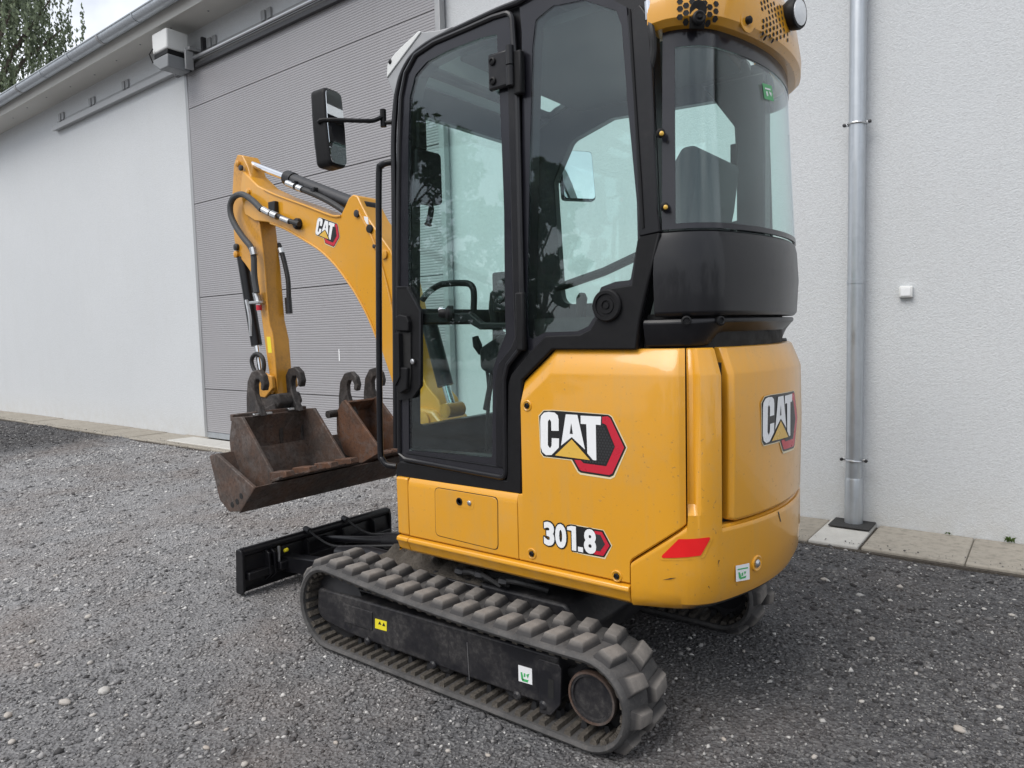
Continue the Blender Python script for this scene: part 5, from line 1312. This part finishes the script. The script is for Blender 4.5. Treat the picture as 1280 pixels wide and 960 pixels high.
# work light at the rear
s_, z_ = CS(983, 25); p = CAB.at(s_, z_+0.01, cpro(z_)-0.01); n_ = (CAB.at(s_, z_, 1)-CAB.at(s_, z_, 0)); n_ = (n_+Vector((-0.1, 0.25, -0.05))).normalized()
wl = MB().lathe([(0, 0.036), (0.02, 0.047), (0.042, 0.050), (0.050, 0.047), (0.050, 0.041)], p, n_, 28).build('work_light', 'black_plastic', cowl)
MB().lathe([(0.042, 0.041), (0.052, 0.039), (0.056, 0.026), (0.057, 0.0)], p, n_, 28).build('lens', 'lamp_lens', wl)
# bracket behind the post (washer jet, cables)
p = onY(811, 12, YC); MB().lathe([(0, 0.010), (0.05, 0.010), (0.055, 0.006)], (p.x, YC+0.002, p.z-0.03), (0, 0.1, 1), 12).build('beacon_socket', 'chrome', cowl)
MB().tube(smooth_path([(p.x, YC, p.z-0.03), (p.x-0.012, YC+0.005, p.z-0.07), (p.x-0.01, YC-0.005, p.z-0.12), (p.x+0.005, YC-0.01, p.z-0.17)]), 0.010, 8).build('cable', 'hose', cowl)
# mirrors
def mirror(name, label_px=None):
    root = empty('mirror', parent=CABR)
    c = onY(419, 160, 0.60)
    ang = math.atan2(CAM.y-c.y, CAM.x-c.x)+R(46)
    m = Matrix.Translation(c) @ Matrix.Rotation(ang, 4, 'Z') @ Matrix.Rotation(R(-3), 4, 'Y')
    out_ = rounded([(-0.046, -0.148), (0.046, -0.148), (0.051, 0.0), (0.046, 0.148), (-0.046, 0.148), (-0.051, 0.0)], [0.025, 0.025, 0, 0.025, 0.025, 0])
    h = MB().prism(out_, -0.075, 0.004, 'X'); h.v = [tuple(m @ Vector(v)) for v in h.v]; hs = h.build('housing', 'black_plastic', root, 0.014, 3)
    g = MB().prism([(a*0.88, b*0.94) for a, b in out_], 0.0045, 0.007, 'X'); g.v = [tuple(m @ Vector(v)) for v in g.v]; g.build('mirror_face', 'mirror_glass', root)
    k = MB().box((-0.09, -0.03, -0.07), (-0.074, 0.03, 0.07)); k.v = [tuple(m @ Vector(v)) for v in k.v]; k.build('clamp', 'black_plastic', root, 0.006)
    k = MB().lathe([(0, 0.006), (0.02, 0.006)], (-0.09, 0.02, -0.01), (-1, 0, 0), 8); k.v = [tuple(m @ Vector(v)) for v in k.v]; k.build('clamp_bolt', 'zinc', root)
    b0 = onY(484, 150, 0.44); b1 = onY(478, 141, 0.47)
    MB().tube(smooth_path([m @ Vector((-0.03, 0, 0.0)), m @ Vector((-0.02, -0.055, 0.02)), onY(452, 151, 0.56), onY(466, 151, 0.52), onY(478, 146, 0.48)]), 0.0085, 8).build('mirror_arm', 'black_plastic', root)
    q = onY(479, 147, 0.475); MB().tube([q-Vector((0, 0, 0.035)), q+Vector((0, 0, 0.03))], 0.012, 10).build('arm_bracket', 'black_plastic', root)
    MB().tube([q-Vector((0, 0, 0.02)), onY(490, 153, 0.46)], 0.008, 8).build('bracket_bolt', 'black_plastic', root)
mirror('left')
def mirror_far():
    root = empty('far_mirror', parent=CABR); c = onY(722, 219, -0.60)
    ang = math.atan2(CAM.y-c.y, CAM.x-c.x)+R(24)
    m = Matrix.Translation(c) @ Matrix.Rotation(ang, 4, 'Z') @ Matrix.Rotation(R(-9), 4, 'Y')
    out_ = rounded([(-0.088, -0.125), (0.088, -0.125), (0.088, 0.125), (-0.088, 0.125)], 0.022)
    h = MB().prism(out_, -0.03, 0.004, 'X'); h.v = [tuple(m @ Vector(v)) for v in h.v]; h.build('housing', 'black_plastic', root, 0.008)
    g = MB().prism([(a*0.93, b*0.95) for a, b in out_], 0.0045, 0.007, 'X'); g.v = [tuple(m @ Vector(v)) for v in g.v]; g.build('mirror_face', 'mirror_glass', root)
    MB().tube([tuple(m @ Vector((-0.02, 0, -0.02))), (c.x+0.06, -0.53, c.z-0.03), (c.x+0.10, -0.46, c.z-0.03)], 0.009, 8).build('mirror_arm', 'black_plastic', root)
mirror_far()
# grab rail in front of the door
gp = [onY(493, 203, 0.46), onY(484, 203.5, 0.475), onY(477, 207, 0.48), onY(473.8, 216, 0.48), onY(473.5, 300, 0.48), onY(474, 450, 0.48), onY(475.5, 560, 0.48), onY(478, 574, 0.48), onY(484, 581, 0.475), onY(496, 583, 0.46)]
MB().tube(smooth_path(gp, 5), 0.0125, 12).build('grab_rail', 'black_paint', CABR)

# ---- cab interior
CI = empty('cab_interior', parent=EX)
MB().prism([(0.29, 0.735), (0.29, 0.775), (-0.30, 0.775), (-0.36, 1.0), (-0.36, 0.735)], -0.43, 0.42).build('floor_mat', 'black_plastic', CI, 0.006)
MB().prism([(-0.34, 0.775), (-0.34, 1.02), (-0.80, 1.10), (-0.80, 1.21), (-0.92, 1.21), (-0.92, 1.25), (-0.30, 1.05), (-0.28, 0.78)], -0.40, 0.30).build('seat_box', 'black_plastic', CI, 0.01)
seat = MB().prism(rounded([(-0.14, 1.09), (-0.12, 1.16), (-0.18, 1.19), (-0.62, 1.16), (-0.66, 1.10), (-0.62, 1.06), (-0.20, 1.06)], 0.03), -0.23, 0.23).build('seat', 'seat_fabric', CI, 0.03, 4)
bk = [(-0.58, 1.12), (-0.56, 1.30), (-0.64, 1.62), (-0.70, 1.80), (-0.755, 1.885), (-0.81, 1.885), (-0.79, 1.72), (-0.73, 1.45), (-0.68, 1.12)]
MB().prism(rounded(bk, 0.03), -0.20, 0.20).build('backrest', 'seat_fabric', CI, 0.05, 4)
for s_ in (-1, 1):
    cb = MB().prism(rounded([(-0.02, 1.16), (-0.02, 1.24), (-0.12, 1.29), (-0.55, 1.29), (-0.58, 1.06), (-0.30, 1.06)], 0.03), s_*0.25, s_*0.38).build('control_console', 'black_plastic', CI, 0.015, 3)
    MB().tube(smooth_path([(-0.07, s_*0.31, 1.26), (-0.05, s_*0.31, 1.33), (-0.06, s_*0.305, 1.39)]), [0.022]+[0.014]*11+[0.014], 10).build('joystick_stem', 'black_plastic', cb) if False else MB().tube([(-0.07, s_*0.31, 1.26), (-0.05, s_*0.31, 1.34)], [0.03, 0.012], 10).build('joystick_boot', 'black_plastic', cb)
    MB().tube([(-0.05, s_*0.31, 1.33), (-0.045, s_*0.31, 1.38), (-0.055, s_*0.305, 1.44), (-0.06, s_*0.30, 1.46)], [0.018, 0.022, 0.026, 0.014], 12).build('joystick', 'black_plastic', cb)
    MB().box((-0.45, s_*0.27, 1.29), (-0.20, s_*0.36, 1.33)).build('armrest', 'seat_fabric', cb, 0.015, 3)
# travel levers, grab loop, tall lever with knob
for y in (0.06, -0.06):
    MB().tube(smooth_path([(0.22, y, 0.78), (0.20, y, 1.0), (0.14, y, 1.22)]), 0.008, 8).build('travel_lever', 'black_plastic', CI)
    MB().tube([(0.145, y, 1.20), (0.12, y, 1.30)], [0.016, 0.018], 10).build('lever_grip', 'black_plastic', CI)
MB().tube(smooth_path([onY(a, b, 0.26) for a, b in ((528, 375), (535, 366), (548, 357), (560, 354.5), (582, 354), (590, 358), (592.5, 368), (592, 388))], 5), 0.013, 10).build('grab_loop', 'black_plastic', CI)
MB().tube(smooth_path([onY(a, b, 0.10) for a, b in ((612, 500), (609, 465), (604, 448), (599, 437))], 5), 0.007, 8).build('lever', 'black_plastic', CI)
MB().tube([onY(601, 442, 0.10), onY(597, 432, 0.10), onY(594, 421, 0.10)], [0.011, 0.020, 0.014], 12).build('lever_knob', 'black_plastic', CI)
MB().tube([onY(625, 420, 0.2), onY(607, 512, 0.2)], 0.012, 8).build('seat_belt_stalk', 'black_plastic', CI)
# display on the far front post and its cable
d0 = onX(524, 222, 0.24)
MB().prism(rounded([(d0.y-0.09, d0.z-0.10), (d0.y+0.05, d0.z-0.10), (d0.y+0.05, d0.z+0.10), (d0.y-0.09, d0.z+0.10)], 0.02), 0.20, 0.26, 'X').build('display', 'black_plastic', CI, 0.01, 3)
MB().tube(smooth_path([onX(537, 245, 0.22), onX(539, 262, 0.22), onX(535, 281, 0.22)]), [0.010]*6+[0.012]*6+[0.016], 10).build('display_handle', 'black_plastic', CI)
MB().box((0.20, 0.385, 2.00), (0.28, 0.435, 2.17)).build('wiper_motor', 'black_plastic', CI, 0.01)
q = onX(514, 178, 0.27)
MB().box((0.26, 0.37, q.z-0.012), (0.284, 0.438, q.z+0.010)).build('warning_label', 'decal_red', CI, 0.002)

# ---- boom, stick and attachments
YB = 0.0
boom = empty('boom_assembly', parent=EX)
BW = 0.068
bo = XZ([(303, 213), (322, 232), (345, 243), (380, 255.5), (414, 268.5), (426, 268.5), (431, 258), (436, 247), (441, 243), (447, 245), (452, 256), (460, 272), (473, 291), (488, 312), (496, 335), (505, 370), (513, 410), (520, 450), (533, 482), (548, 500), (553, 515), (546, 530), (528, 530), (508, 508), (490, 478), (476, 436), (462, 400), (447, 371), (434, 351), (418, 330), (400, 313), (380, 300), (355, 286), (335, 278), (318, 276), (306, 268), (300, 240)], BW)
bm_ = MB().prism(bo, YB-BW, YB+BW).build('boom', 'yellow', boom, 0.006)
# rolled edge along the boom's left face
for pl in ([(330, 237), (345, 244), (380, 256.5), (414, 269.5), (426, 270)], [(338, 279), (356, 286), (380, 300), (400, 313), (418, 330), (434, 351), (447, 371), (462, 400), (476, 436)], [(447, 262), (462, 290), (474, 320), (485, 360), (492, 395)]):
    MB().tube(smooth_path([onY(a, b, BW+0.002) for a, b in pl], 4), 0.006, 8).build('weld_edge', 'yellow', bm_)
p = onY(410, 291, BW); b0 = onY(360, 251, BW); b1 = onY(414, 269, BW); ang = math.atan2(b1.z-b0.z, -(b1.x-b0.x))
def boom_map(u, v, o_):
    c, s_ = math.cos(ang), math.sin(ang); return (p.x-(u*c-v*s_), BW+0.0005+o_, p.z+(u*s_+v*c))
_pb = p.copy(); logo(bm_, boom_map, 0.60, 0, False)
for a, b, r_, mt in ((447, 267, 0.018, 'dark_metal'), (463, 286, 0.020, 'inner_dark'), (469, 308, 0.010, 'dark_metal'), (481, 318, 0.022, 'yellow'), (302, 210, 0.016, 'dark_metal'), (311, 240, 0.016, 'yellow')):
    q = onY(a, b, BW); MB().lathe([(0, r_), (0.012, r_), (0.014, r_*0.6)], (q.x, BW-0.002, q.z), (0, 1, 0), 18).build('pin', mt, bm_)
q = onY(458, 276, BW); MB().prism([(q.x-0.016, q.z-0.02), (q.x+0.012, q.z-0.012), (q.x+0.016, q.z+0.024), (q.x-0.012, q.z+0.016)], BW, BW+0.0012).build('sticker', 'decal_white', bm_)
# second ear of the cylinder bracket
sw = MB().prism([(0.34, 0.52), (0.34, 0.80), (0.50, 0.95), (0.60, 0.96), (0.66, 0.90), (0.66, 0.60), (0.58, 0.50)], -0.10, 0.10).build('swing_post', 'yellow_worn', boom, 0.015)
MB().tube([(0.45, 0, 0.44), (0.45, 0, 0.90)], 0.075, 20).build('swing_pin', 'yellow_worn', sw)
for s_ in (-1, 1):
    MB().lathe([(0, 0.045), (0.025, 0.045), (0.03, 0.025)], (0.56, s_*0.085, 0.90), (0, s_, 0), 20).build('pivot_boss', 'yellow_worn', sw)
# boom cylinder in front of the boom foot
ca, cb, cc = onY(534, 395, 0.16), onY(557, 482, 0.16), onY(566, 512, 0.16)
MB().tube([ca, cb], 0.036, 18).build('boom_cylinder', 'black_paint', boom)
MB().tube([cb, cc], 0.018, 14).build('boom_cylinder_rod', 'chrome', boom)
MB().tube([cc-Vector((0, 0.05, 0)), cc+Vector((0, 0.05, 0))], 0.032, 16).build('cylinder_eye', 'yellow_worn', boom)
# stick cylinder on top of the boom
c0, c1, c2 = onY(311, 204, YB), onY(361, 223, YB), onY(459, 262, YB)
MB().tube([c1, c2], 0.036, 20).build('stick_cylinder', 'dark_metal', boom)
MB().tube([c1+(c1-c2).normalized()*0.012, c1+(c2-c1).normalized()*0.05], 0.041, 20).build('cylinder_gland', 'black_paint', boom)
MB().tube([c0, c1], 0.019, 16).build('stick_cylinder_rod', 'chrome', boom)
MB().tube([c0-Vector((0, 0.03, 0)), c0+Vector((0, 0.03, 0))], 0.034, 18).build('rod_eye', 'black_paint', boom)
MB().tube([c2-Vector((0, 0.04, 0)), c2+Vector((0, 0.04, 0))], 0.042, 18).build('barrel_eye', 'black_paint', boom)
hp = [onY(a, b, 0.05) for a, b in ((359, 229), (372, 235), (386, 240), (404, 248), (420, 257), (433, 266))]
MB().tube(smooth_path(hp, 4), 0.016, 10).build('hose', 'hose', boom)
for a, b, a2, b2 in ((359, 229, 369, 233), (372, 234.5, 378, 237)):
    MB().tube([onY(a, b, 0.055), onY(a2, b2, 0.055)], 0.017, 10).build('hose_fitting', 'zinc', boom)
for a, b in ((374, 232), (398, 240)):
    q = onY(a, b, 0.02); MB().box((q.x-0.014, -0.03, q.z-0.02), (q.x+0.014, 0.062, q.z+0.02)).build('pipe_clip', 'black_paint', boom, 0.004)
# stick
SW = 0.052
so = XZ([(296.5, 193), (303, 194), (309, 206), (314, 222), (321.5, 240), (323.5, 268), (326, 290), (331, 332), (336.5, 400), (342, 425), (347, 487), (349, 505), (340, 515), (333, 508), (338, 480), (331, 430), (327, 400), (322, 362), (313, 340), (306, 330), (296, 318), (292.5, 300), (290.5, 270), (290, 242), (292, 205)], SW)
stick = MB().prism(so, -SW, SW).build('stick', 'yellow_worn', boom, 0.006)
for pl in ([(323, 270), (326, 290), (331, 332), (336.5, 400), (342, 425), (347, 487)],):
    MB().tube(smooth_path([onY(a, b, SW+0.001) for a, b in pl], 4), 0.005, 8).build('weld_edge', 'yellow_worn', stick)
for a, b, r_ in ((297, 309, 0.020), (297, 318, 0.020), (299, 205, 0.018), (342, 487, 0.024)):
    q = onY(a, b, SW); MB().lathe([(0, r_), (0.018, r_), (0.022, r_*0.6)], (q.x, SW-0.002, q.z), (0, 1, 0), 18).build('pin', 'yellow_worn' if b != 309 else 'dark_metal', stick)
q = onY(336.5, 431, SW); MB().prism(XZ([(333.5, 421), (338, 421), (340, 441), (335.5, 441)], SW), SW, SW+0.001).build('sticker', 'decal_yellow', stick)
# bucket cylinder on the front of the stick
f0, f1 = onY(303, 322, YB+0.03), onY(321, 432, YB+0.03)
MB().tube([f0, f1], 0.032, 18).build('bucket_cylinder', 'black_paint', boom)
MB().tube([f1, onY(326, 470, YB+0.03)], 0.016, 12).build('bucket_cylinder_rod', 'chrome', boom)
MB().tube(smooth_path([onY(a, b, 0.06) for a, b in ((308, 375), (312, 395), (314, 420))]), 0.010, 8).build('cylinder_pipe', 'zinc', boom)
# hoses along the stick
for nm, pl, r_, mt, yy in (('hose', [(327, 262), (315, 250), (303, 243), (293, 246), (288, 256), (289, 270), (296, 285), (305, 298), (313, 308), (317, 320), (318, 345), (321, 366)], 0.017, 'hose_grey', 0.10),
                           ('hose', [(348, 305), (352, 315), (356, 330), (360, 350), (361, 372)], 0.014, 'hose', -0.06),
                           ('hose', [(322, 470), (316, 458), (315, 448), (321, 442), (328, 447), (330, 458), (328, 470)], 0.012, 'hose', 0.07),
                           ('hose', [(342, 267), (352, 272), (364, 277), (374, 280)], 0.014, 'hose', 0.095)):
    MB().tube(smooth_path([onY(a, b, yy) for a, b in pl], 5), r_, 10).build(nm, mt, boom)
for a, b, a2, b2, r_, yy in ((329, 262, 338, 267, 0.018, 0.10), (340, 267.5, 347, 270.5, 0.020, 0.10), (352, 273, 362, 277, 0.015, 0.10), (320, 366, 323, 378, 0.020, 0.08), (360, 372, 361.5, 392, 0.020, -0.06), (350, 311, 352, 317, 0.019, -0.06), (316, 310, 318, 319, 0.021, 0.10)):
    MB().tube([onY(a, b, yy), onY(a2, b2, yy)], r_, 10).build('hose_coupling', 'zinc' if b < 370 else 'dark_metal', boom)
q = onY(341, 259, 0.085); MB().box((q.x-0.03, BW, q.z-0.035), (q.x+0.03, 0.095, q.z+0.03)).build('hose_clip', 'black_paint', boom, 0.004)
q = onY(374, 280, BW); MB().lathe([(0, 0.030), (0.02, 0.030), (0.03, 0.022)], (q.x, BW-0.002, q.z), (0.2, 1, 0), 18).build('hose_grommet', 'black_plastic', boom)
q = onY(322, 377, 0.08); MB().box((q.x-0.035, 0.05, q.z-0.012), (q.x+0.06, 0.10, q.z+0.004)).build('coupling_bracket', 'zinc', boom, 0.003)
q = onY(324, 388, 0.08); MB().lathe([(0, 0.016), (0.03, 0.016)], q, (0, 0, 1), 12).build('coupling_cap', 'decal_red', boom)
# linkage and quick coupler at the end of the stick
lk = onY(342, 487, 0)
MB().prism(XZ([(318, 470), (330, 465), (342, 470), (344, 485), (334, 497), (322, 495), (316, 483)], 0.07), -0.085, -0.062).build('bucket_link', 'yellow_worn', boom, 0.005)
MB().prism(XZ([(318, 470), (330, 465), (342, 470), (344, 485), (334, 497), (322, 495), (316, 483)], 0.07), 0.062, 0.085).build('bucket_link', 'yellow_worn', boom, 0.005)
MB().prism(XZ([(322, 494), (348, 492), (352, 504), (346, 514), (328, 515), (318, 508)], 0.07), -0.075, 0.075).build('quick_coupler', 'hook_steel', boom, 0.01)

# ---- buckets
def hook(cx, cz, y0, y1, k, parent, mat='hook_steel', flip=1):
    """cane-shaped coupler hook: stem rising from the bucket back, curling over towards the machine"""
    out_ = [(0.075, -0.10), (0.070, -0.02), (0.055, 0.055), (0.020, 0.100), (-0.030, 0.110), (-0.066, 0.085), (-0.078, 0.045), (-0.066, 0.015), (-0.046, 0.020), (-0.050, 0.048), (-0.036, 0.066), (-0.010, 0.064), (0.004, 0.040), (0.004, 0.0), (-0.012, -0.04), (-0.05, -0.10)]
    return MB().prism([(cx+flip*a*k, cz+b*k) for a, b in out_], y0, y1).build('coupler_hook', mat, parent, 0.006, 2)
def bucket(parent, back, yl, yr, side_poly, mat, th=0.012, lip=None, teeth=0, lip_mat=None):
    """back: open polyline (x, z) from the top rim round the floor to the lip"""
    n = len(back); inner = []
    for i in range(n):
        a = Vector(back[max(0, i-1)]); b = Vector(back[min(n-1, i+1)]); t = (b-a).normalized(); nr = Vector((-t.y, t.x))
        c = Vector(back[i]); ctr = Vector((sum(q[0] for q in back)/n, sum(q[1] for q in back)/n))
        if nr.dot(ctr-c) < 0: nr = -nr
        inner.append(tuple(c+nr*th))
    sh_ = MB().prism(list(back)+inner[::-1], yr, yl).build('bucket_shell', mat, parent, 0.003)
    for a, b in ((yl, yl-th), (yr+th, yr)):
        MB().prism(side_poly, a+0.002 if a == yl else a, b if a == yl else b-0.002).build('side_plate', mat, parent, 0.003)
    if lip: MB().prism(lip, yr-0.003, yl+0.003).build('cutting_edge', lip_mat or mat, parent, 0.002)
    return sh_
# wide ditching bucket on the coupler (part of the machine)
DB = empty('ditching_bucket', parent=boom)
yl, yr = 0.50, -0.54
ds = XZ([(262, 570), (270, 567), (318, 610), (300, 639.5), (287, 640), (275, 625)], 0.50)
bk_ = [ds[0], (ds[5][0]+0.012, (ds[0][1]+ds[5][1])/2), ds[5], ds[4], ds[3]]
bucket(DB, bk_+[((ds[3][0]*0.35+ds[2][0]*0.65), ds[3][1]*0.35+ds[2][1]*0.65)], yl, yr, rounded(ds, [0.01, 0.01, 0.01, 0.01, 0.02, 0.03]), 'bucket_steel', 0.018)
e0, e1 = Vector(ds[3]), Vector(ds[2]); dn = (e1-e0).normalized(); nn = Vector((dn.y, -dn.x))
if nn.x > 0: nn = -nn
MB().prism([tuple(e0-dn*0.005+nn*0.006), tuple(e1+dn*0.012+nn*0.006), tuple(e1+dn*0.012+nn*0.001), tuple(e0-dn*0.005+nn*0.001)], yr-0.004, yl+0.004).build('cutting_edge', 'bucket_steel', DB, 0.002)
for a, b in ((291, 631), (297, 627), (302, 620)):
    q = onY(a, b, 0.50); MB().lathe([(0, 0.015), (0.0012, 0.015)], (q.x, yl+0.002, q.z), (0, 1, 0), 14).build('bolt_hole', 'inner_dark', DB)
MB().prism([(ds[0][0]-0.01, ds[0][1]), (ds[0][0]+0.025, ds[0][1]+0.005), (1.80, 0.80), (1.84, 0.90), (1.74, 0.93), (1.70, 0.80)], 0.06, 0.085).build('coupler_ear', 'hook_steel', DB, 0.005)
MB().prism([(ds[0][0]-0.01, ds[0][1]), (ds[0][0]+0.025, ds[0][1]+0.005), (1.80, 0.80), (1.84, 0.90), (1.74, 0.93), (1.70, 0.80)], -0.085, -0.06).build('coupler_ear', 'hook_steel', DB, 0.005)
# medium bucket lying in it
B1 = empty('digging_bucket', (1.5, 0.14, 0.5)); B1.location = (0, 0, 0)
tag(B1, 'rusty medium digging bucket with twin hooks lying in the wide ditching bucket', 'bucket')
y1l, y1r = 0.375, -0.09
s1_ = XZ([(290, 522), (302, 521), (345, 600), (322, 606.5), (305, 597), (293, 578)], 0.375)
z_in = ds[4][1]+0.02
sp1 = [s1_[0], s1_[1], (s1_[2][0], s1_[2][1]), (s1_[2][0]+0.10, s1_[2][1]-0.055), (s1_[0][0]-0.06, s1_[2][1]-0.10), (s1_[0][0]+0.02, s1_[2][1]-0.02), (s1_[0][0]+0.035, s1_[0][1]-0.12)]
bucket(B1, [sp1[0], sp1[6], sp1[5], sp1[4], sp1[3], sp1[2]], y1l, y1r, rounded(sp1, [0.005, 0.01, 0.01, 0.02, 0.05, 0.05, 0.04]), 'bucket_steel', 0.016)
MB().prism([(s1_[2][0]-0.045, s1_[2][1]+0.022), (s1_[2][0]+0.02, s1_[2][1]+0.002), (s1_[2][0]+0.02, s1_[2][1]-0.014), (s1_[2][0]-0.045, s1_[2][1]+0.008)], y1r-0.012, y1l+0.012).build('cutting_edge', 'bucket_steel', B1, 0.003)
for k in range(4):
    yc = y1l-0.03-(y1l-y1r-0.06)*k/3
    tx, tz = s1_[2]
    MB().add([(tx+0.05, yc-0.034, tz-0.012), (tx+0.05, yc+0.034, tz-0.012), (tx-0.085, yc+0.026, tz+0.022), (tx-0.085, yc-0.026, tz+0.022),
              (tx+0.05, yc-0.034, tz+0.034), (tx+0.05, yc+0.034, tz+0.034), (tx-0.075, yc+0.026, tz+0.050), (tx-0.075, yc-0.026, tz+0.050)],
             [(0, 3, 2, 1), (4, 5, 6, 7), (0, 1, 5, 4), (1, 2, 6, 5), (2, 3, 7, 6), (3, 0, 4, 7)]).build('tooth', 'bucket_rust', B1, 0.004)
MB().prism([(s1_[0][0]-0.005, s1_[0][1]-0.02), (s1_[0][0]+0.02, s1_[0][1]-0.02), (s1_[0][0]+0.02, s1_[0][1]+0.016), (s1_[0][0]-0.005, s1_[0][1]+0.016)], y1r, y1l).build('rim_bar', 'bucket_steel', B1, 0.004)
for (a, b), w_ in (((322, 492), 0), ((368, 487), 1)):
    q = onX(a, b, s1_[0][0]+0.012); hook(q.x, q.z, q.y-0.018, q.y+0.018, 1.2, B1)
for a, b in ((319, 518), (334, 516), (362, 511)):
    q = onX(a, b, s1_[0][0]-0.005); MB().box((q.x-0.02, q.y-0.02, q.z-0.008), (q.x+0.03, q.y+0.02, q.z+0.006)).build('weld_pad', 'zinc', B1, 0.003)
# narrow bucket standing beside it
B2 = empty('trenching_bucket'); tag(B2, 'narrow rust brown trenching bucket standing beside the medium bucket', 'bucket')
y2l, y2r = -0.20, -0.45
sp2 = [(1.50, 0.925), (1.475, 0.935), (1.20, 0.675), (1.215, 0.645), (1.36, 0.575), (1.50, 0.62), (1.56, 0.74), (1.555, 0.86)]
bucket(B2, [sp2[0], sp2[7], sp2[6], sp2[5], sp2[4], sp2[3]], y2l, y2r, rounded(sp2, [0.005, 0.005, 0.01, 0.01, 0.06, 0.06, 0.05, 0.04]), 'bucket_rust', 0.015)
for (a, b), w_ in (((437, 492), 0), ((468, 486), 1)):
    q = onX(a, b, 1.545); hook(q.x, q.z, q.y-0.016, q.y+0.016, 1.2, B2)
for k in range(3):
    yc = y2l-0.03-(y2l-y2r-0.06)*k/2
    MB().add([(1.235, yc-0.026, 0.630), (1.235, yc+0.026, 0.630), (1.12, yc+0.018, 0.655), (1.12, yc-0.018, 0.655), (1.225, yc-0.026, 0.655), (1.225, yc+0.026, 0.655), (1.125, yc+0.018, 0.668), (1.125, yc-0.018, 0.668)],
             [(0, 3, 2, 1), (4, 5, 6, 7), (0, 1, 5, 4), (1, 2, 6, 5), (2, 3, 7, 6), (3, 0, 4, 7)]).build('tooth', 'bucket_rust', B2, 0.003)
q = onX(418, 517, 1.56); MB().tube([(q.x, y2l+0.06, q.z), (q.x, y2l-0.02, q.z)], 0.022, 12).build('pin_boss', 'hook_steel', B2)


# ================================================================== hierarchy: thing > part > sub-part
def regroup():
    def kids(o): return [c for c in bpy.data.objects if c.parent is o]
    def dissolve(e, head=None, name=None):
        ch = kids(e); par = e.parent
        if head:
            h = next(c for c in ch if c.name.split('.')[0] == head); h.parent = par; h.name = name or e.name.split('.')[0]
            for c in ch:
                if c is not h: c.parent = h
        else:
            for c in ch: c.parent = par
        bpy.data.objects.remove(e)
    for e in [o for o in bpy.data.objects if o.type == 'EMPTY']:
        nm = e.name.split('.')[0]
        if nm in ('cab', 'boom_assembly', 'cab_interior', 'track_assembly'): continue
        hd = {'cab_door': 'door_frame', 'mirror': 'housing', 'far_mirror': 'housing', 'dozer_blade': 'blade_plate', 'ditching_bucket': 'bucket_shell'}.get(nm)
        if hd: dissolve(e, hd, 'mirror' if nm == 'far_mirror' else None)
    for e in [o for o in bpy.data.objects if o.type == 'EMPTY' and o.name.split('.')[0] in ('cab', 'boom_assembly', 'cab_interior', 'track_assembly')]: dissolve(e)
    for o in list(bpy.data.objects):
        ch = [o]
        while ch[-1].parent: ch.append(ch[-1].parent)
        if len(ch) > 3: o.parent = ch[-2]
regroup()
